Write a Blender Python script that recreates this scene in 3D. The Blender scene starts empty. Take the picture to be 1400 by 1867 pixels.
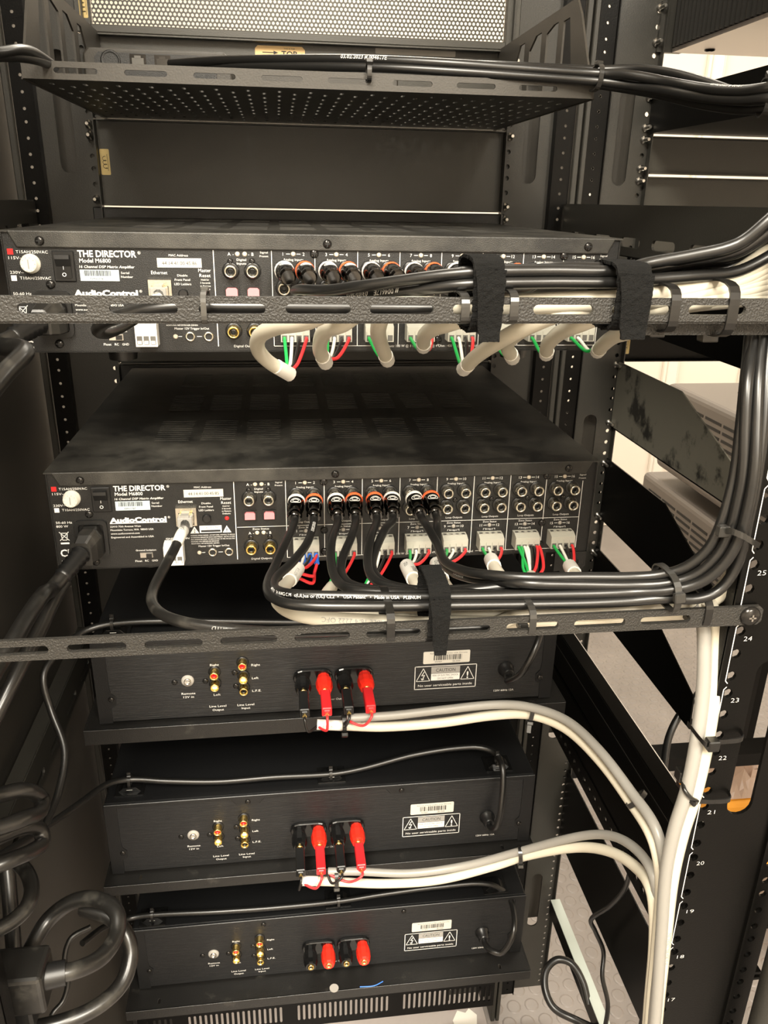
import bpy, bmesh, math, random
from mathutils import Vector, Matrix
from mathutils.geometry import delaunay_2d_cdt

random.seed(7)
scene = bpy.context.scene
COL = scene.collection

# ------------------------------------------------------------------ camera
CAM = Vector((-0.0360, -0.3931, 0.1441))
YAW, PITCH, ROLL, FPX = 0.1328, -0.3730, 0.0194, 1449.4
_f = Vector((math.sin(YAW) * math.cos(PITCH), math.cos(YAW) * math.cos(PITCH), math.sin(PITCH)))
_r = Vector((math.cos(YAW), -math.sin(YAW), 0.0))
_u = _r.cross(_f)
RGT = _r * math.cos(ROLL) + _u * math.sin(ROLL)
UPV = _u * math.cos(ROLL) - _r * math.sin(ROLL)
FWD = _f
cam_data = bpy.data.cameras.new('camera')
cam = bpy.data.objects.new('camera', cam_data)
COL.objects.link(cam)
cam.matrix_world = Matrix(((RGT.x, UPV.x, -FWD.x, CAM.x), (RGT.y, UPV.y, -FWD.y, CAM.y),
                           (RGT.z, UPV.z, -FWD.z, CAM.z), (0, 0, 0, 1)))
cam_data.sensor_fit = 'VERTICAL'
cam_data.sensor_height = 36.0
cam_data.lens = FPX / 1867.0 * 36.0
cam_data.clip_start = 0.01
scene.camera = cam

# ------------------------------------------------------------------ world, lights, exposure
world = bpy.data.worlds.new('world')
scene.world = world
world.use_nodes = True
world.node_tree.nodes['Background'].inputs[0].default_value = (1.0, 0.93, 0.84, 1)
world.node_tree.nodes['Background'].inputs[1].default_value = 0.02
scene.view_settings.view_transform = 'Standard'
scene.view_settings.look = 'None'
scene.view_settings.exposure = 0.42
scene.view_settings.gamma = 1.0
scene.view_settings.use_curve_mapping = False
scene.cycles.use_denoising = True
scene.cycles.max_bounces = 7
scene.cycles.diffuse_bounces = 4

def area(name, loc, target, sx, sy, power, color):
    d = bpy.data.lights.new(name, 'AREA')
    d.shape = 'RECTANGLE'; d.size = sx; d.size_y = sy; d.energy = power; d.color = color
    o = bpy.data.objects.new(name, d); COL.objects.link(o)
    o.location = loc
    o.rotation_euler = (Vector(target) - Vector(loc)).to_track_quat('-Z', 'Y').to_euler()
    return o
WARM = (1.0, 0.925, 0.79)
# ceiling troffers of the room: two over the aisle behind the racks, two over the front aisle
area('ceiling_light_a', (-0.45, -1.30, 1.44), (-0.45, -1.30, 0), 0.6, 1.2, 118, WARM)
area('ceiling_light_b', (0.75, -2.10, 1.44), (0.75, -2.10, 0), 0.6, 1.2, 118, WARM)
area('ceiling_light_c', (0.4, 1.75, 1.44), (0.4, 1.75, 0), 1.2, 0.6, 36, WARM)
area('ceiling_light_d', (2.2, 1.5, 1.44), (2.2, 1.5, 0), 1.2, 0.6, 30, WARM)

# ------------------------------------------------------------------ measuring helpers (a pixel at a known real depth)
def ray(x, y):
    return FWD + RGT * ((x - 700.0) / FPX) - UPV * ((y - 933.5) / FPX)
def atY(x, y, Y):
    d = ray(x, y); return CAM + d * ((Y - CAM.y) / d.y)
def atX(x, y, X):
    d = ray(x, y); return CAM + d * ((X - CAM.x) / d.x)
def atZ(x, y, Z):
    d = ray(x, y); return CAM + d * ((Z - CAM.z) / d.z)
def path(pts):
    return [atY(*p) if len(p) == 3 else Vector(p[:3]) for p in pts]

# ------------------------------------------------------------------ materials
MATS = {}
def mat(name, col, rough=0.5, metal=0.0, spec=0.5, bump=None, dust=None, var=None, brushed=None, coat=0.0, emit=None, alpha=None, trans=0.0):
    """bump=(scale,strength[,detail]); dust=(colour,scale,lo,hi); var=(colour2,scale); brushed=(sx,sy,sz,strength)"""
    m = bpy.data.materials.new(name); m.use_nodes = True
    nt = m.node_tree; n = nt.nodes; l = nt.links
    b = n['Principled BSDF']
    b.inputs['Base Color'].default_value = (*col, 1)
    b.inputs['Roughness'].default_value = rough
    b.inputs['Metallic'].default_value = metal
    b.inputs['Specular IOR Level'].default_value = spec
    b.inputs['Coat Weight'].default_value = coat
    b.inputs['Transmission Weight'].default_value = trans
    if emit:
        b.inputs['Emission Color'].default_value = (*emit[0], 1)
        b.inputs['Emission Strength'].default_value = emit[1]
    if bump or dust or var or brushed:
        tc = n.new('ShaderNodeTexCoord')
    if bump:
        t = n.new('ShaderNodeTexNoise'); t.inputs['Scale'].default_value = bump[0]
        t.inputs['Detail'].default_value = bump[2] if len(bump) > 2 else 3
        l.new(tc.outputs['Object'], t.inputs['Vector'])
        bp = n.new('ShaderNodeBump'); bp.inputs['Strength'].default_value = bump[1]
        bp.inputs['Distance'].default_value = 0.001
        l.new(t.outputs['Fac'], bp.inputs['Height']); l.new(bp.outputs['Normal'], b.inputs['Normal'])
    if brushed:
        mp = n.new('ShaderNodeMapping'); mp.inputs['Scale'].default_value = brushed[:3]
        l.new(tc.outputs['Object'], mp.inputs['Vector'])
        t = n.new('ShaderNodeTexNoise'); t.inputs['Scale'].default_value = 1.0; t.inputs['Detail'].default_value = 4
        l.new(mp.outputs['Vector'], t.inputs['Vector'])
        bp = n.new('ShaderNodeBump'); bp.inputs['Strength'].default_value = brushed[3]
        bp.inputs['Distance'].default_value = 0.0006
        l.new(t.outputs['Fac'], bp.inputs['Height']); l.new(bp.outputs['Normal'], b.inputs['Normal'])
    if dust or var:
        c2, sc = (dust or var)[:2]
        t = n.new('ShaderNodeTexNoise'); t.inputs['Scale'].default_value = sc; t.inputs['Detail'].default_value = 6
        t.inputs['Roughness'].default_value = 0.65
        l.new(tc.outputs['Object'], t.inputs['Vector'])
        r = n.new('ShaderNodeValToRGB')
        r.color_ramp.elements[0].color = (*col, 1); r.color_ramp.elements[1].color = (*c2, 1)
        r.color_ramp.elements[0].position = dust[2] if dust else 0.35
        r.color_ramp.elements[1].position = dust[3] if dust else 0.7
        l.new(t.outputs['Fac'], r.inputs['Fac']); l.new(r.outputs['Color'], b.inputs['Base Color'])
    MATS[name] = m
    return m

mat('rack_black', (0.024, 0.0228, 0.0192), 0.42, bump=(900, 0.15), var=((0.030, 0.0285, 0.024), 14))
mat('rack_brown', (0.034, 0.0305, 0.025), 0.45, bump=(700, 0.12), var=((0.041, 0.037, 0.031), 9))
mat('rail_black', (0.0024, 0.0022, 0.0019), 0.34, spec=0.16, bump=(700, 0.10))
mat('deep_black', (0.003, 0.003, 0.003), 0.6)
mat('panel_black', (0.034, 0.0325, 0.0268), 0.40, bump=(1200, 0.2), var=((0.042, 0.040, 0.033), 6))
mat('chassis', (0.0068, 0.0066, 0.0061), 0.42, bump=(1800, 0.35))
mat('cover', (0.014, 0.0135, 0.012), 0.42, bump=(1500, 0.3), dust=((0.085, 0.080, 0.068), 16, 0.40, 0.80))
mat('amp_panel', (0.0068, 0.0072, 0.0080), 0.42, brushed=(40, 900, 2200, 0.7))
mat('amp_body', (0.0058, 0.0060, 0.0064), 0.36, bump=(1500, 0.2))
mat('shelf_black', (0.009, 0.0086, 0.008), 0.34, bump=(1200, 0.25), dust=((0.05, 0.047, 0.04), 40, 0.62, 0.85))
mat('bar_black', (0.020, 0.0188, 0.0165), 0.42, bump=(900, 0.8, 4))
mat('cord_black', (0.0072, 0.007, 0.0066), 0.34, spec=0.6)
mat('cord_thick', (0.009, 0.0085, 0.0077), 0.31, spec=0.7, dust=((0.05, 0.047, 0.04), 45, 0.55, 0.8))
mat('cord_white', (0.57, 0.53, 0.43), 0.38)
mat('cord_grey', (0.26, 0.25, 0.228), 0.38)
mat('label_white', (0.66, 0.64, 0.59), 0.5)
mat('wire_red', (0.72, 0.03, 0.035), 0.35)
mat('wire_green', (0.015, 0.36, 0.07), 0.35)
mat('wire_white', (0.78, 0.75, 0.68), 0.4)
mat('wire_black', (0.008, 0.0075, 0.007), 0.35)
mat('ferrule_blue', (0.02, 0.14, 0.62), 0.4)
mat('copper', (0.85, 0.45, 0.22), 0.3, metal=1.0)
mat('gold', (0.85, 0.62, 0.22), 0.25, metal=1.0)
mat('nickel', (0.70, 0.66, 0.56), 0.25, metal=1.0)
mat('steel', (0.62, 0.60, 0.56), 0.3, metal=1.0)
mat('steel_dark', (0.10, 0.095, 0.085), 0.35, metal=0.8)
mat('black_chrome', (0.10, 0.095, 0.09), 0.16, metal=1.0)
mat('screw_black', (0.03, 0.028, 0.026), 0.22, metal=0.7)
mat('plastic_black', (0.0075, 0.0075, 0.0075), 0.35)
mat('plastic_gloss', (0.005, 0.005, 0.005), 0.15, spec=0.6)
mat('plastic_red', (0.80, 0.025, 0.012), 0.30)
mat('plug_red', (0.72, 0.02, 0.025), 0.32)
mat('terminal_grey', (0.42, 0.41, 0.35), 0.45)
mat('terminal_dark', (0.10, 0.095, 0.085), 0.6)
mat('pink', (0.75, 0.22, 0.24), 0.4)
mat('ring_white', (0.75, 0.72, 0.66), 0.4)
mat('ring_red', (0.80, 0.13, 0.04), 0.35)
mat('print_white', (0.72, 0.71, 0.68), 0.6)
mat('print_black', (0.012, 0.012, 0.012), 0.6)
mat('print_grey', (0.30, 0.29, 0.27), 0.6)
mat('print_red', (0.75, 0.015, 0.015), 0.5)
mat('sticker_blue_white', (0.48, 0.55, 0.58), 0.45)
mat('sticker_white', (0.55, 0.53, 0.475), 0.5)
mat('fuse_cap', (0.62, 0.60, 0.52), 0.4)
mat('led_off', (0.55, 0.48, 0.38), 0.3)
mat('led_grey', (0.34, 0.31, 0.27), 0.35)
mat('gold_sticker', (0.62, 0.47, 0.19), 0.45, var=((0.45, 0.34, 0.14), 60))
mat('card_yellow', (0.80, 0.55, 0.25), 0.55)
mat('velcro', (0.0065, 0.0065, 0.0063), 0.95, spec=0.15, bump=(1400, 1.0, 6))
mat('tie_black', (0.007, 0.0066, 0.006), 0.28, spec=0.6)
mat('tie_grey', (0.022, 0.021, 0.019), 0.30, spec=0.6)
mat('tie_mid', (0.05, 0.048, 0.043), 0.30, spec=0.6)
mat('clear_plug', (0.62, 0.60, 0.55), 0.12, trans=0.55)
mat('wall_cream', (0.80, 0.73, 0.64), 0.7, bump=(60, 0.05))
mat('wall_trim', (0.82, 0.77, 0.69), 0.5)
mat('ceiling_white', (0.82, 0.80, 0.76), 0.8)
mat('floor_grey', (0.19, 0.17, 0.158), 0.38, var=((0.23, 0.206, 0.192), 7), bump=(120, 0.1))
mat('grey_case', (0.155, 0.135, 0.12), 0.45, bump=(900, 0.1))
mat('heatsink', (0.018, 0.017, 0.015), 0.45)
mat('aluminium', (0.62, 0.56, 0.52), 0.35, metal=0.6)
mat('dusty', (0.14, 0.133, 0.108), 0.42, dust=((0.022, 0.021, 0.018), 19, 0.53, 0.62))
mat('orange', (0.85, 0.36, 0.03), 0.5)
mat('clear_film', (0.62, 0.50, 0.42), 0.2, trans=0.4)
mat('green_plate', (0.42, 0.46, 0.42), 0.3)
mat('base_plate', (0.27, 0.24, 0.228), 0.4, var=((0.31, 0.276, 0.262), 5))
mat('blue_bit', (0.05, 0.18, 0.65), 0.4)
mat('paper_grey', (0.33, 0.31, 0.28), 0.6)

# ------------------------------------------------------------------ mesh helpers
class MB:
    def __init__(s):
        s.v = []; s.f = []; s.m = []; s.sm = []
    def add(s, vs, fs, mi=0, smooth=False):
        o = len(s.v); s.v.extend(Vector(v) for v in vs)
        for f in fs:
            s.f.append([i + o for i in f]); s.m.append(mi); s.sm.append(smooth)
    def box(s, x0, x1, y0, y1, z0, z1, mi=0):
        vs = [(x, y, z) for x in (x0, x1) for y in (y0, y1) for z in (z0, z1)]
        s.add(vs, [(0, 1, 3, 2), (4, 6, 7, 5), (0, 4, 5, 1), (2, 3, 7, 6), (0, 2, 6, 4), (1, 5, 7, 3)], mi)
    def loft(s, rings, mi=0, smooth=True, cap=(True, True), closed=True):
        n = len(rings[0]); vs = [p for r in rings for p in r]; fs = []
        for k in range(len(rings) - 1):
            for i in range(n if closed else n - 1):
                j = (i + 1) % n
                fs.append((k * n + i, k * n + j, (k + 1) * n + j, (k + 1) * n + i))
        s.add(vs, fs, mi, smooth)
        if closed and cap[0]: s.add(rings[0], [tuple(range(n))[::-1]], mi)
        if closed and cap[1]: s.add(rings[-1], [tuple(range(n))], mi)
    def lathe(s, prof, n=16, mi=0, org=(0, 0, 0), smooth=True, caps=(False, True)):
        """profile [(radius, distance towards the viewer = -Y)]"""
        rings = [[(org[0] + r * math.cos(2 * math.pi * i / n), org[1] - d, org[2] + r * math.sin(2 * math.pi * i / n)) for i in range(n)] for r, d in prof]
        s.loft(rings, mi, smooth, caps)
    def cyl(s, p0, p1, r0, r1=None, n=14, mi=0, smooth=True):
        p0 = Vector(p0); p1 = Vector(p1); r1 = r0 if r1 is None else r1
        a, b = frame(p1 - p0)
        rings = [[p + (a * math.cos(2 * math.pi * i / n) + b * math.sin(2 * math.pi * i / n)) * r for i in range(n)] for p, r in ((p0, r0), (p1, r1))]
        s.loft(rings, mi, smooth)
    def prism(s, poly, fn, d0, d1, mi=0):
        """poly [(a,b)] extruded from d0 to d1, fn(a,b,d) -> xyz"""
        n = len(poly)
        vs = [fn(a, b, d0) for a, b in poly] + [fn(a, b, d1) for a, b in poly]
        fs = [tuple(range(n))[::-1], tuple(range(n, 2 * n))] + [(i, (i + 1) % n, n + (i + 1) % n, n + i) for i in range(n)]
        s.add(vs, fs, mi)
    def tube(s, pts, r, n=10, mi=0, taper=None):
        rings = tube_rings(pts, r, n)
        s.loft(rings, mi, True)
    def mesh(s, name, mats, bevel=0.0, seg=1):
        me = bpy.data.meshes.new(name)
        me.from_pydata([tuple(v) for v in s.v], [], s.f)
        for mm in mats: me.materials.append(MATS[mm])
        for p, mi, sm in zip(me.polygons, s.m, s.sm):
            p.material_index = mi; p.use_smooth = sm
        bm = bmesh.new(); bm.from_mesh(me)
        bmesh.ops.recalc_face_normals(bm, faces=bm.faces[:])
        if bevel:
            bmesh.ops.remove_doubles(bm, verts=bm.verts[:], dist=1e-6)
            es = [e for e in bm.edges if len(e.link_faces) == 2 and e.calc_face_angle(0) > 0.6]
            bmesh.ops.bevel(bm, geom=es, offset=bevel, segments=seg, affect='EDGES', profile=0.5, clamp_overlap=True)
        bm.to_mesh(me); bm.free()
        return me

def frame(d):
    d = Vector(d).normalized()
    h = Vector((0, 0, 1)) if abs(d.z) < 0.9 else Vector((1, 0, 0))
    a = d.cross(h).normalized(); b = a.cross(d).normalized()
    return a, b
def smooth_path(pts, step=0.004):
    pts = [Vector(p) for p in pts]
    if len(pts) < 3:
        return pts
    P = [pts[0] * 2 - pts[1]] + pts + [pts[-1] * 2 - pts[-2]]
    out = []
    for i in range(1, len(P) - 2):
        p0, p1, p2, p3 = P[i - 1:i + 3]
        # centripetal-like tangents
        d1 = max((p2 - p1).length, 1e-6); d0 = max((p1 - p0).length, 1e-6); d2 = max((p3 - p2).length, 1e-6)
        m1 = (p2 - p0) / (d0 + d1) * d1; m2 = (p3 - p1) / (d1 + d2) * d1
        k = max(2, min(40, int(d1 / step) + 1))
        for j in range(k):
            t = j / k; t2 = t * t; t3 = t2 * t
            out.append(p1 * (2 * t3 - 3 * t2 + 1) + m1 * (t3 - 2 * t2 + t) + p2 * (-2 * t3 + 3 * t2) + m2 * (t3 - t2))
    out.append(pts[-1])
    return out
def tube_rings(pts, r, n=10):
    m = len(pts); rings = []
    a = None
    for i, p in enumerate(pts):
        t = (pts[min(i + 1, m - 1)] - pts[max(i - 1, 0)]).normalized()
        if a is None: a, b = frame(t)
        else:
            a = (a - t * a.dot(t)).normalized(); b = a.cross(t).normalized()
        rr = r[i] if isinstance(r, (list, tuple)) else r
        rings.append([p + (a * math.cos(2 * math.pi * k / n) + b * math.sin(2 * math.pi * k / n)) * rr for k in range(n)])
    return rings

def curve_mesh(splines, extrude, fn):
    """flat sheet with an outline and holes, given thickness -> (verts, faces)"""
    P = []; E = []; own = []
    for si, pts in enumerate(splines):
        own += [si] * len(pts)
        o = len(P); n = len(pts); P += [Vector((p[0], p[1])) for p in pts]
        E += [(o + i, o + (i + 1) % n) for i in range(n)]
    V, _, F, OV = delaunay_2d_cdt(P, E, [], 1, 1e-9)[:4]
    n = len(V); own = [own[o[0]] if o else -1 for o in OV]
    F = [f for f in F if not (own[f[0]] > 0 and all(own[i] == own[f[0]] for i in f))]
    vs = [fn(v.x, v.y, extrude) for v in V] + [fn(v.x, v.y, -extrude) for v in V]
    fs = [tuple(f) for f in F] + [tuple(i + n for i in f)[::-1] for f in F]
    cnt = {}
    for f in F:
        for i in range(len(f)):
            a, b = f[i], f[(i + 1) % len(f)]; k = (min(a, b), max(a, b))
            cnt[k] = None if k in cnt else (a, b)
    fs += [(b, a, a + n, b + n) for ab in cnt.values() if ab for a, b in (ab,)]
    return vs, fs
def rect(x0, x1, y0, y1): return [(x0, y0), (x1, y0), (x1, y1), (x0, y1)]
def circ(x, y, r, n=10): return [(x + r * math.cos(2 * math.pi * i / n), y + r * math.sin(2 * math.pi * i / n)) for i in range(n)]
def slot(x0, x1, y0, y1, n=5):
    """rounded slot, long axis picked automatically"""
    w = x1 - x0; h = y1 - y0
    if w >= h:
        r = h / 2; cy = (y0 + y1) / 2
        return [(x1 - r + r * math.sin(math.pi * i / n), cy - r * math.cos(math.pi * i / n)) for i in range(n + 1)] + \
               [(x0 + r - r * math.sin(math.pi * i / n), cy + r * math.cos(math.pi * i / n)) for i in range(n + 1)]
    r = w / 2; cx = (x0 + x1) / 2
    return [(cx + r * math.cos(math.pi * i / n), y1 - r + r * math.sin(math.pi * i / n)) for i in range(n + 1)] + \
           [(cx - r * math.cos(math.pi * i / n), y0 + r - r * math.sin(math.pi * i / n)) for i in range(n + 1)]

_txt = {}
def text_geo(s, bold=0.0):
    k = (s, bold)
    if k not in _txt:
        c = bpy.data.curves.new('tmp', 'FONT'); c.body = s; c.size = 1.0; c.resolution_u = 2; c.offset = bold
        o = bpy.data.objects.new('tmp', c); me = bpy.data.meshes.new_from_object(o)
        vs = [(v.co.x, v.co.y) for v in me.vertices]; fs = [tuple(p.vertices) for p in me.polygons]
        bpy.data.objects.remove(o); bpy.data.curves.remove(c); bpy.data.meshes.remove(me)
        _txt[k] = (vs, fs)
    return _txt[k]
def put_text(mb, s, u, v, h, align='c', width=None, bold=0.0, mi=0, y=0.0, shear=0.0, rot=0.0, fn=None):
    """s centred vertically at v; u = left edge / centre; h cap height. writes in the XZ plane facing -Y"""
    vs, fs = text_geo(s, bold)
    if not vs: return
    x0 = min(a for a, b in vs); x1 = max(a for a, b in vs)
    k = h / 0.70; kx = k if width is None else width / (x1 - x0)
    w = (x1 - x0) * kx
    off = -w / 2 if align == 'c' else (0 if align == 'l' else -w)
    out = []
    for a, b in vs:
        X = (a - x0) * kx + off + shear * (b - .35) * k; Z = (b - 0.35) * k
        if rot: X, Z = X * math.cos(rot) - Z * math.sin(rot), X * math.sin(rot) + Z * math.cos(rot)
        out.append((u + X, y, v + Z))
    if fn: out = [fn(*p) for p in out]
    mb.add(out, fs, mi)

# ------------------------------------------------------------------ object helpers
def tag(o, label=None, cat=None, group=None, kind=None):
    if label: o['label'] = label
    if cat: o['category'] = cat
    if group: o['group'] = group
    if kind: o['kind'] = kind
    return o
def thing(name, loc, label, cat, group=None):
    o = bpy.data.objects.new(name, None); COL.objects.link(o); o.location = loc
    o.empty_display_size = 0.02
    return tag(o, label, cat, group)
def link(name, me, parent=None, loc=(0, 0, 0), rot=(0, 0, 0)):
    o = bpy.data.objects.new(name, me); COL.objects.link(o)
    o.location = loc; o.rotation_euler = rot
    if parent: o.parent = parent
    return o
def wloc(o):
    v = Vector((0, 0, 0))
    while o: v = v + Vector(o.location); o = o.parent
    return v
def build(name, mb, mats, parent=None, bevel=0.0, seg=1, world=True):
    """link a mesh whose vertices are in world coordinates; its origin sits at the parent's"""
    if isinstance(mats, str): mats = [mats]
    if parent is not None:
        d = wloc(parent)
        if world: mb.v = [v - d for v in mb.v]
        return link(name, mb.mesh(name, mats, bevel, seg), parent)
    # top-level: origin at the base centre
    xs = [v.x for v in mb.v]; ys = [v.y for v in mb.v]; zs = [v.z for v in mb.v]
    d = Vector(((min(xs) + max(xs)) / 2, (min(ys) + max(ys)) / 2, min(zs)))
    mb.v = [v - d for v in mb.v]
    return link(name, mb.mesh(name, mats, bevel, seg), None, d)
_cache = {}
def shared(key, fn):
    if key not in _cache: _cache[key] = fn()
    return _cache[key]

U = 0.04445
# ================================================================== SETTING
ZF = -1.25
def struct(name, mb, mats, **k):
    o = build(name, mb, mats, **k); o['kind'] = 'structure'; return o
mb = MB(); mb.box(-2.6, 3.6, -3.2, 3.0, ZF - 0.05, ZF); floor = struct('floor', mb, 'floor_grey')
mb = MB(); mb.box(-2.6, 3.6, -3.2, 3.0, 1.5, 1.55); struct('ceiling', mb, 'ceiling_white')
mb = MB(); mb.box(-2.6, 3.6, 2.9, 3.0, ZF, 1.5); wall = struct('wall_back', mb, 'wall_cream')
mb = MB(); mb.box(-2.6, 3.6, -3.2, -3.1, ZF, 1.5); struct('wall_front', mb, 'wall_cream')
mb = MB(); mb.box(-2.6, -2.5, -3.1, 2.9, ZF, 1.5); struct('wall_left', mb, 'wall_cream')
mb = MB(); mb.box(3.5, 3.6, -3.1, 2.9, ZF, 1.5); struct('wall_right', mb, 'wall_cream')
# upright trim battens of the far wall
for i, x in enumerate((1.02, 1.62, 1.98, 2.38)):
    mb = MB(); mb.box(x, x + 0.07, 2.875, 2.9, ZF, 1.5)
    mb.box(x + 0.012, x + 0.058, 2.865, 2.875, ZF, 1.5)
    struct('trim_%d' % (i + 1), mb, 'wall_trim', bevel=0.004)
mb = MB(); mb.box(-2.5, 3.5, 2.88, 2.9, ZF, ZF + 0.12); struct('baseboard_back', mb, 'wall_trim', bevel=0.004)

# round studs of the rubber flooring
def stud():
    m = MB()
    rings = [[(r * math.cos(2 * math.pi * i / 12), r * math.sin(2 * math.pi * i / 12), z) for i in range(12)] for r, z in ((0.0135, 0), (0.0126, 0.0009), (0.0100, 0.0013))]
    m.loft(rings, 0, True, (False, True)); return m
studs = []
for i in range(-2, 58):
    for j in range(0, 62):
        x = 0.36 + i * 0.034 + (j % 2) * 0.017; y = 0.42 + j * 0.0315
        if x < 0.3 + 0.75 * y + 0.4 and x > 0.12 + 0.33 * y and x < 2.0: studs.append((x, y))
studs.sort(key=lambda p: (p[0] - 0.75) ** 2 + (p[1] - 1.1) ** 2)
sm = stud().mesh('floor_stud', ['floor_grey'])
for x, y in studs[:300]:
    link('floor_stud', sm, floor, (x - floor.location.x, y - floor.location.y, 0.05))
mb = MB(); s0 = stud()
for x, y in studs[300:]:
    mb.add([v + Vector((x, y, ZF)) for v in s0.v], s0.f, 0, True)
o = build('floor_studs', mb, 'floor_grey', floor); o['kind'] = 'stuff'

# ================================================================== RACKS
def eia(z0, z1):
    out = []; k = math.floor(-z1 / U)
    while -k * U > z0:
        for d in (0.00635, 0.02222, 0.03810):
            z = -k * U - d
            if z0 + 0.005 < z < z1 - 0.005: out.append(z)
        k += 1
    return out
WEB = ((-1.04, -0.92), (-0.641, -0.52), (-0.238, -0.117), (0.166, 0.287), (0.57, 0.69))
def rail(parent, name, xm, sgn, y, front, z0=ZF + 0.06, z1=0.86):
    """wide perforated upright: a row of rack holes, long web slots and an outer row of holes; sgn +1: holes on the low-X side"""
    X = lambda d: xm + sgn * d
    t = 0.0012
    holes = []
    for z in eia(z0, z1): holes.append(circ(0.0072 if not front else 0.0065, z, 0.0033 if not front else 0.0027, 8))
    for a, b in WEB: holes.append(slot(0.0235, 0.0415, a, b, 8))
    mb = MB()
    vs, fs = curve_mesh([rect(0, 0.0587, z0, z1)] + holes, t, lambda a, b, c: (X(a), y + c, b))
    mb.add(vs, fs)
    # folded inner and outer lips
    lip = 0.012 if front else -0.014
    mb.box(min(X(0), X(0.0012)), max(X(0), X(0.0012)), min(y, y - lip), max(y, y - lip), z0, z1)
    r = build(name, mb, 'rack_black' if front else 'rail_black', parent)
    mb = MB()
    yo = y - 0.010 if front else y + 0.004
    hs = [circ(0.0695, z, 0.0017 if front else 0.0030, 8) for z in eia(z0, z1)]
    vs, fs = curve_mesh([rect(0.0587, 0.080, z0, z1)] + hs, t, lambda a, b, c: (X(a), yo + c, b))
    mb.add(vs, fs)
    mb.box(min(X(0.0575), X(0.0587)), max(X(0.0575), X(0.0587)), min(y, yo) - 0.004, max(y, yo) + 0.003, z0, z1)
    build('outer_flange', mb, 'rail_black', r)
    if front:
        for a, b in WEB:
            mb = MB(); mb.box(min(X(0.010), X(0.058)), max(X(0.010), X(0.058)), y + 0.022, y + 0.0235, a - 0.006, b + 0.006)
            build('slot_backing', mb, 'rack_brown', r)
    return r

rack = thing('equipment_rack', (0, 0.3, ZF), 'tall black steel equipment rack whose rear rail carries unit numbers 17 to 25', 'rack')
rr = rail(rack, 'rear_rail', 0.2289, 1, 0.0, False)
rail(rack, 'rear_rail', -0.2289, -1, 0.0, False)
rail(rack, 'front_rail', 0.229, 1, 0.602, True)
rail(rack, 'front_rail', -0.229, -1, 0.602, True)
# printed unit brackets and numbers on the numbered rear rail
mb = MB()
def strip2(mb, p, q, w, y):
    p = Vector((p[0], y, p[1])); q = Vector((q[0], y, q[1])); d = (q - p).normalized(); s = Vector((-d.z, 0, d.x)) * w / 2
    mb.add([p - s, q - s, q + s, p + s], [(0, 1, 2, 3)])
for k in range(-6, 14):
    zt, zb = -k * U - 0.0012, -(k + 1) * U + 0.0012
    for p, q in (((0.2343, zt), (0.2326, zt - 0.002)), ((0.2326, zt - 0.002), (0.2326, zb + 0.002)), ((0.2326, zb + 0.002), (0.2343, zb))):
        strip2(mb, p, q, 0.0006, -0.0015)
    put_text(mb, str(26 - k), 0.2417, -k * U - 0.0116, 0.0033, width=0.0054, bold=-0.018, y=-0.0015)
build('rack_unit_print', mb, 'print_white', rr)

# posts, side braces and side panel
for s in (-1, 1):
    mb = MB(); mb.box(min(s * 0.3095, s * 0.3165), max(s * 0.3095, s * 0.3165), 0.585, 0.66, ZF, 0.9)
    build('corner_post', mb, 'rack_black', rack, bevel=0.001)
def brace(x, s, zt, zb, slots=True, m='rack_black'):
    """depth brace running front to back with slots in its web"""
    mb = MB()
    hs = []
    if slots:
        for k in range(7):
            a = 0.075 + k * 0.072; hs.append(slot(a, a + 0.046, zb + 0.008, zb + 0.017, 5))
    vs, fs = curve_mesh([rect(0.005, 0.585, zb, zt)] + hs, 0.0012, lambda a, b, c: (x + c, a, b))
    mb.add(vs, fs)
    x2 = x + s * 0.016
    mb.box(min(x, x2), max(x, x2), 0.005, 0.585, zt - 0.0012, zt + 0.0012)
    mb.box(min(x, x2), max(x, x2), 0.005, 0.585, zb - 0.0012, zb + 0.0012)
    return build('side_brace', mb, m, rack)
brace(0.305, 1, 0.1435, 0.098)
brace(-0.300, -1, 0.137, 0.098)
o = brace(0.300, 1, -0.3545, -0.402, False, 'rail_black')
mb = MB(); mb.box(0.2985, 0.2995, 0.01, 0.58, -0.3735, -0.3725); build('groove_line', mb, 'steel_dark', o)
mb = MB(); mb.box(0.3150, 0.3172, 0.01, 0.58, -0.3556, -0.3536); build('cream_edge', mb, 'wall_trim', o)  # cream strip along the outer top edge
brace(-0.300, -1, -0.396, -0.440)
# pierced depth angles below
for s, z in ((1, -0.468),):
    mb = MB()
    hs = [circ(0.03 + k * 0.0159, z - 0.0095, 0.0040, 8) for k in range(33)]
    vs, fs = curve_mesh([rect(0.005, 0.585, z - 0.022, z + 0.060)] + hs, 0.0012, lambda a, b, c: (s * 0.300 + c, a, b))
    mb.add(vs, fs)
    mb.box(min(s * 0.300, s * 0.318), max(s * 0.300, s * 0.318), 0.005, 0.585, z + 0.0588, z + 0.0612)
    mb.box(s * 0.300 - 0.002, s * 0.300, 0.005, 0.585, z + 0.004, z + 0.0055)
    build('pierced_angle', mb, 'rail_black', rack)
mb = MB(); mb.box(-0.330, -0.3275, 0.0, 0.66, ZF, 0.9)
build('side_panel', mb, 'rack_brown', rack)
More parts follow.
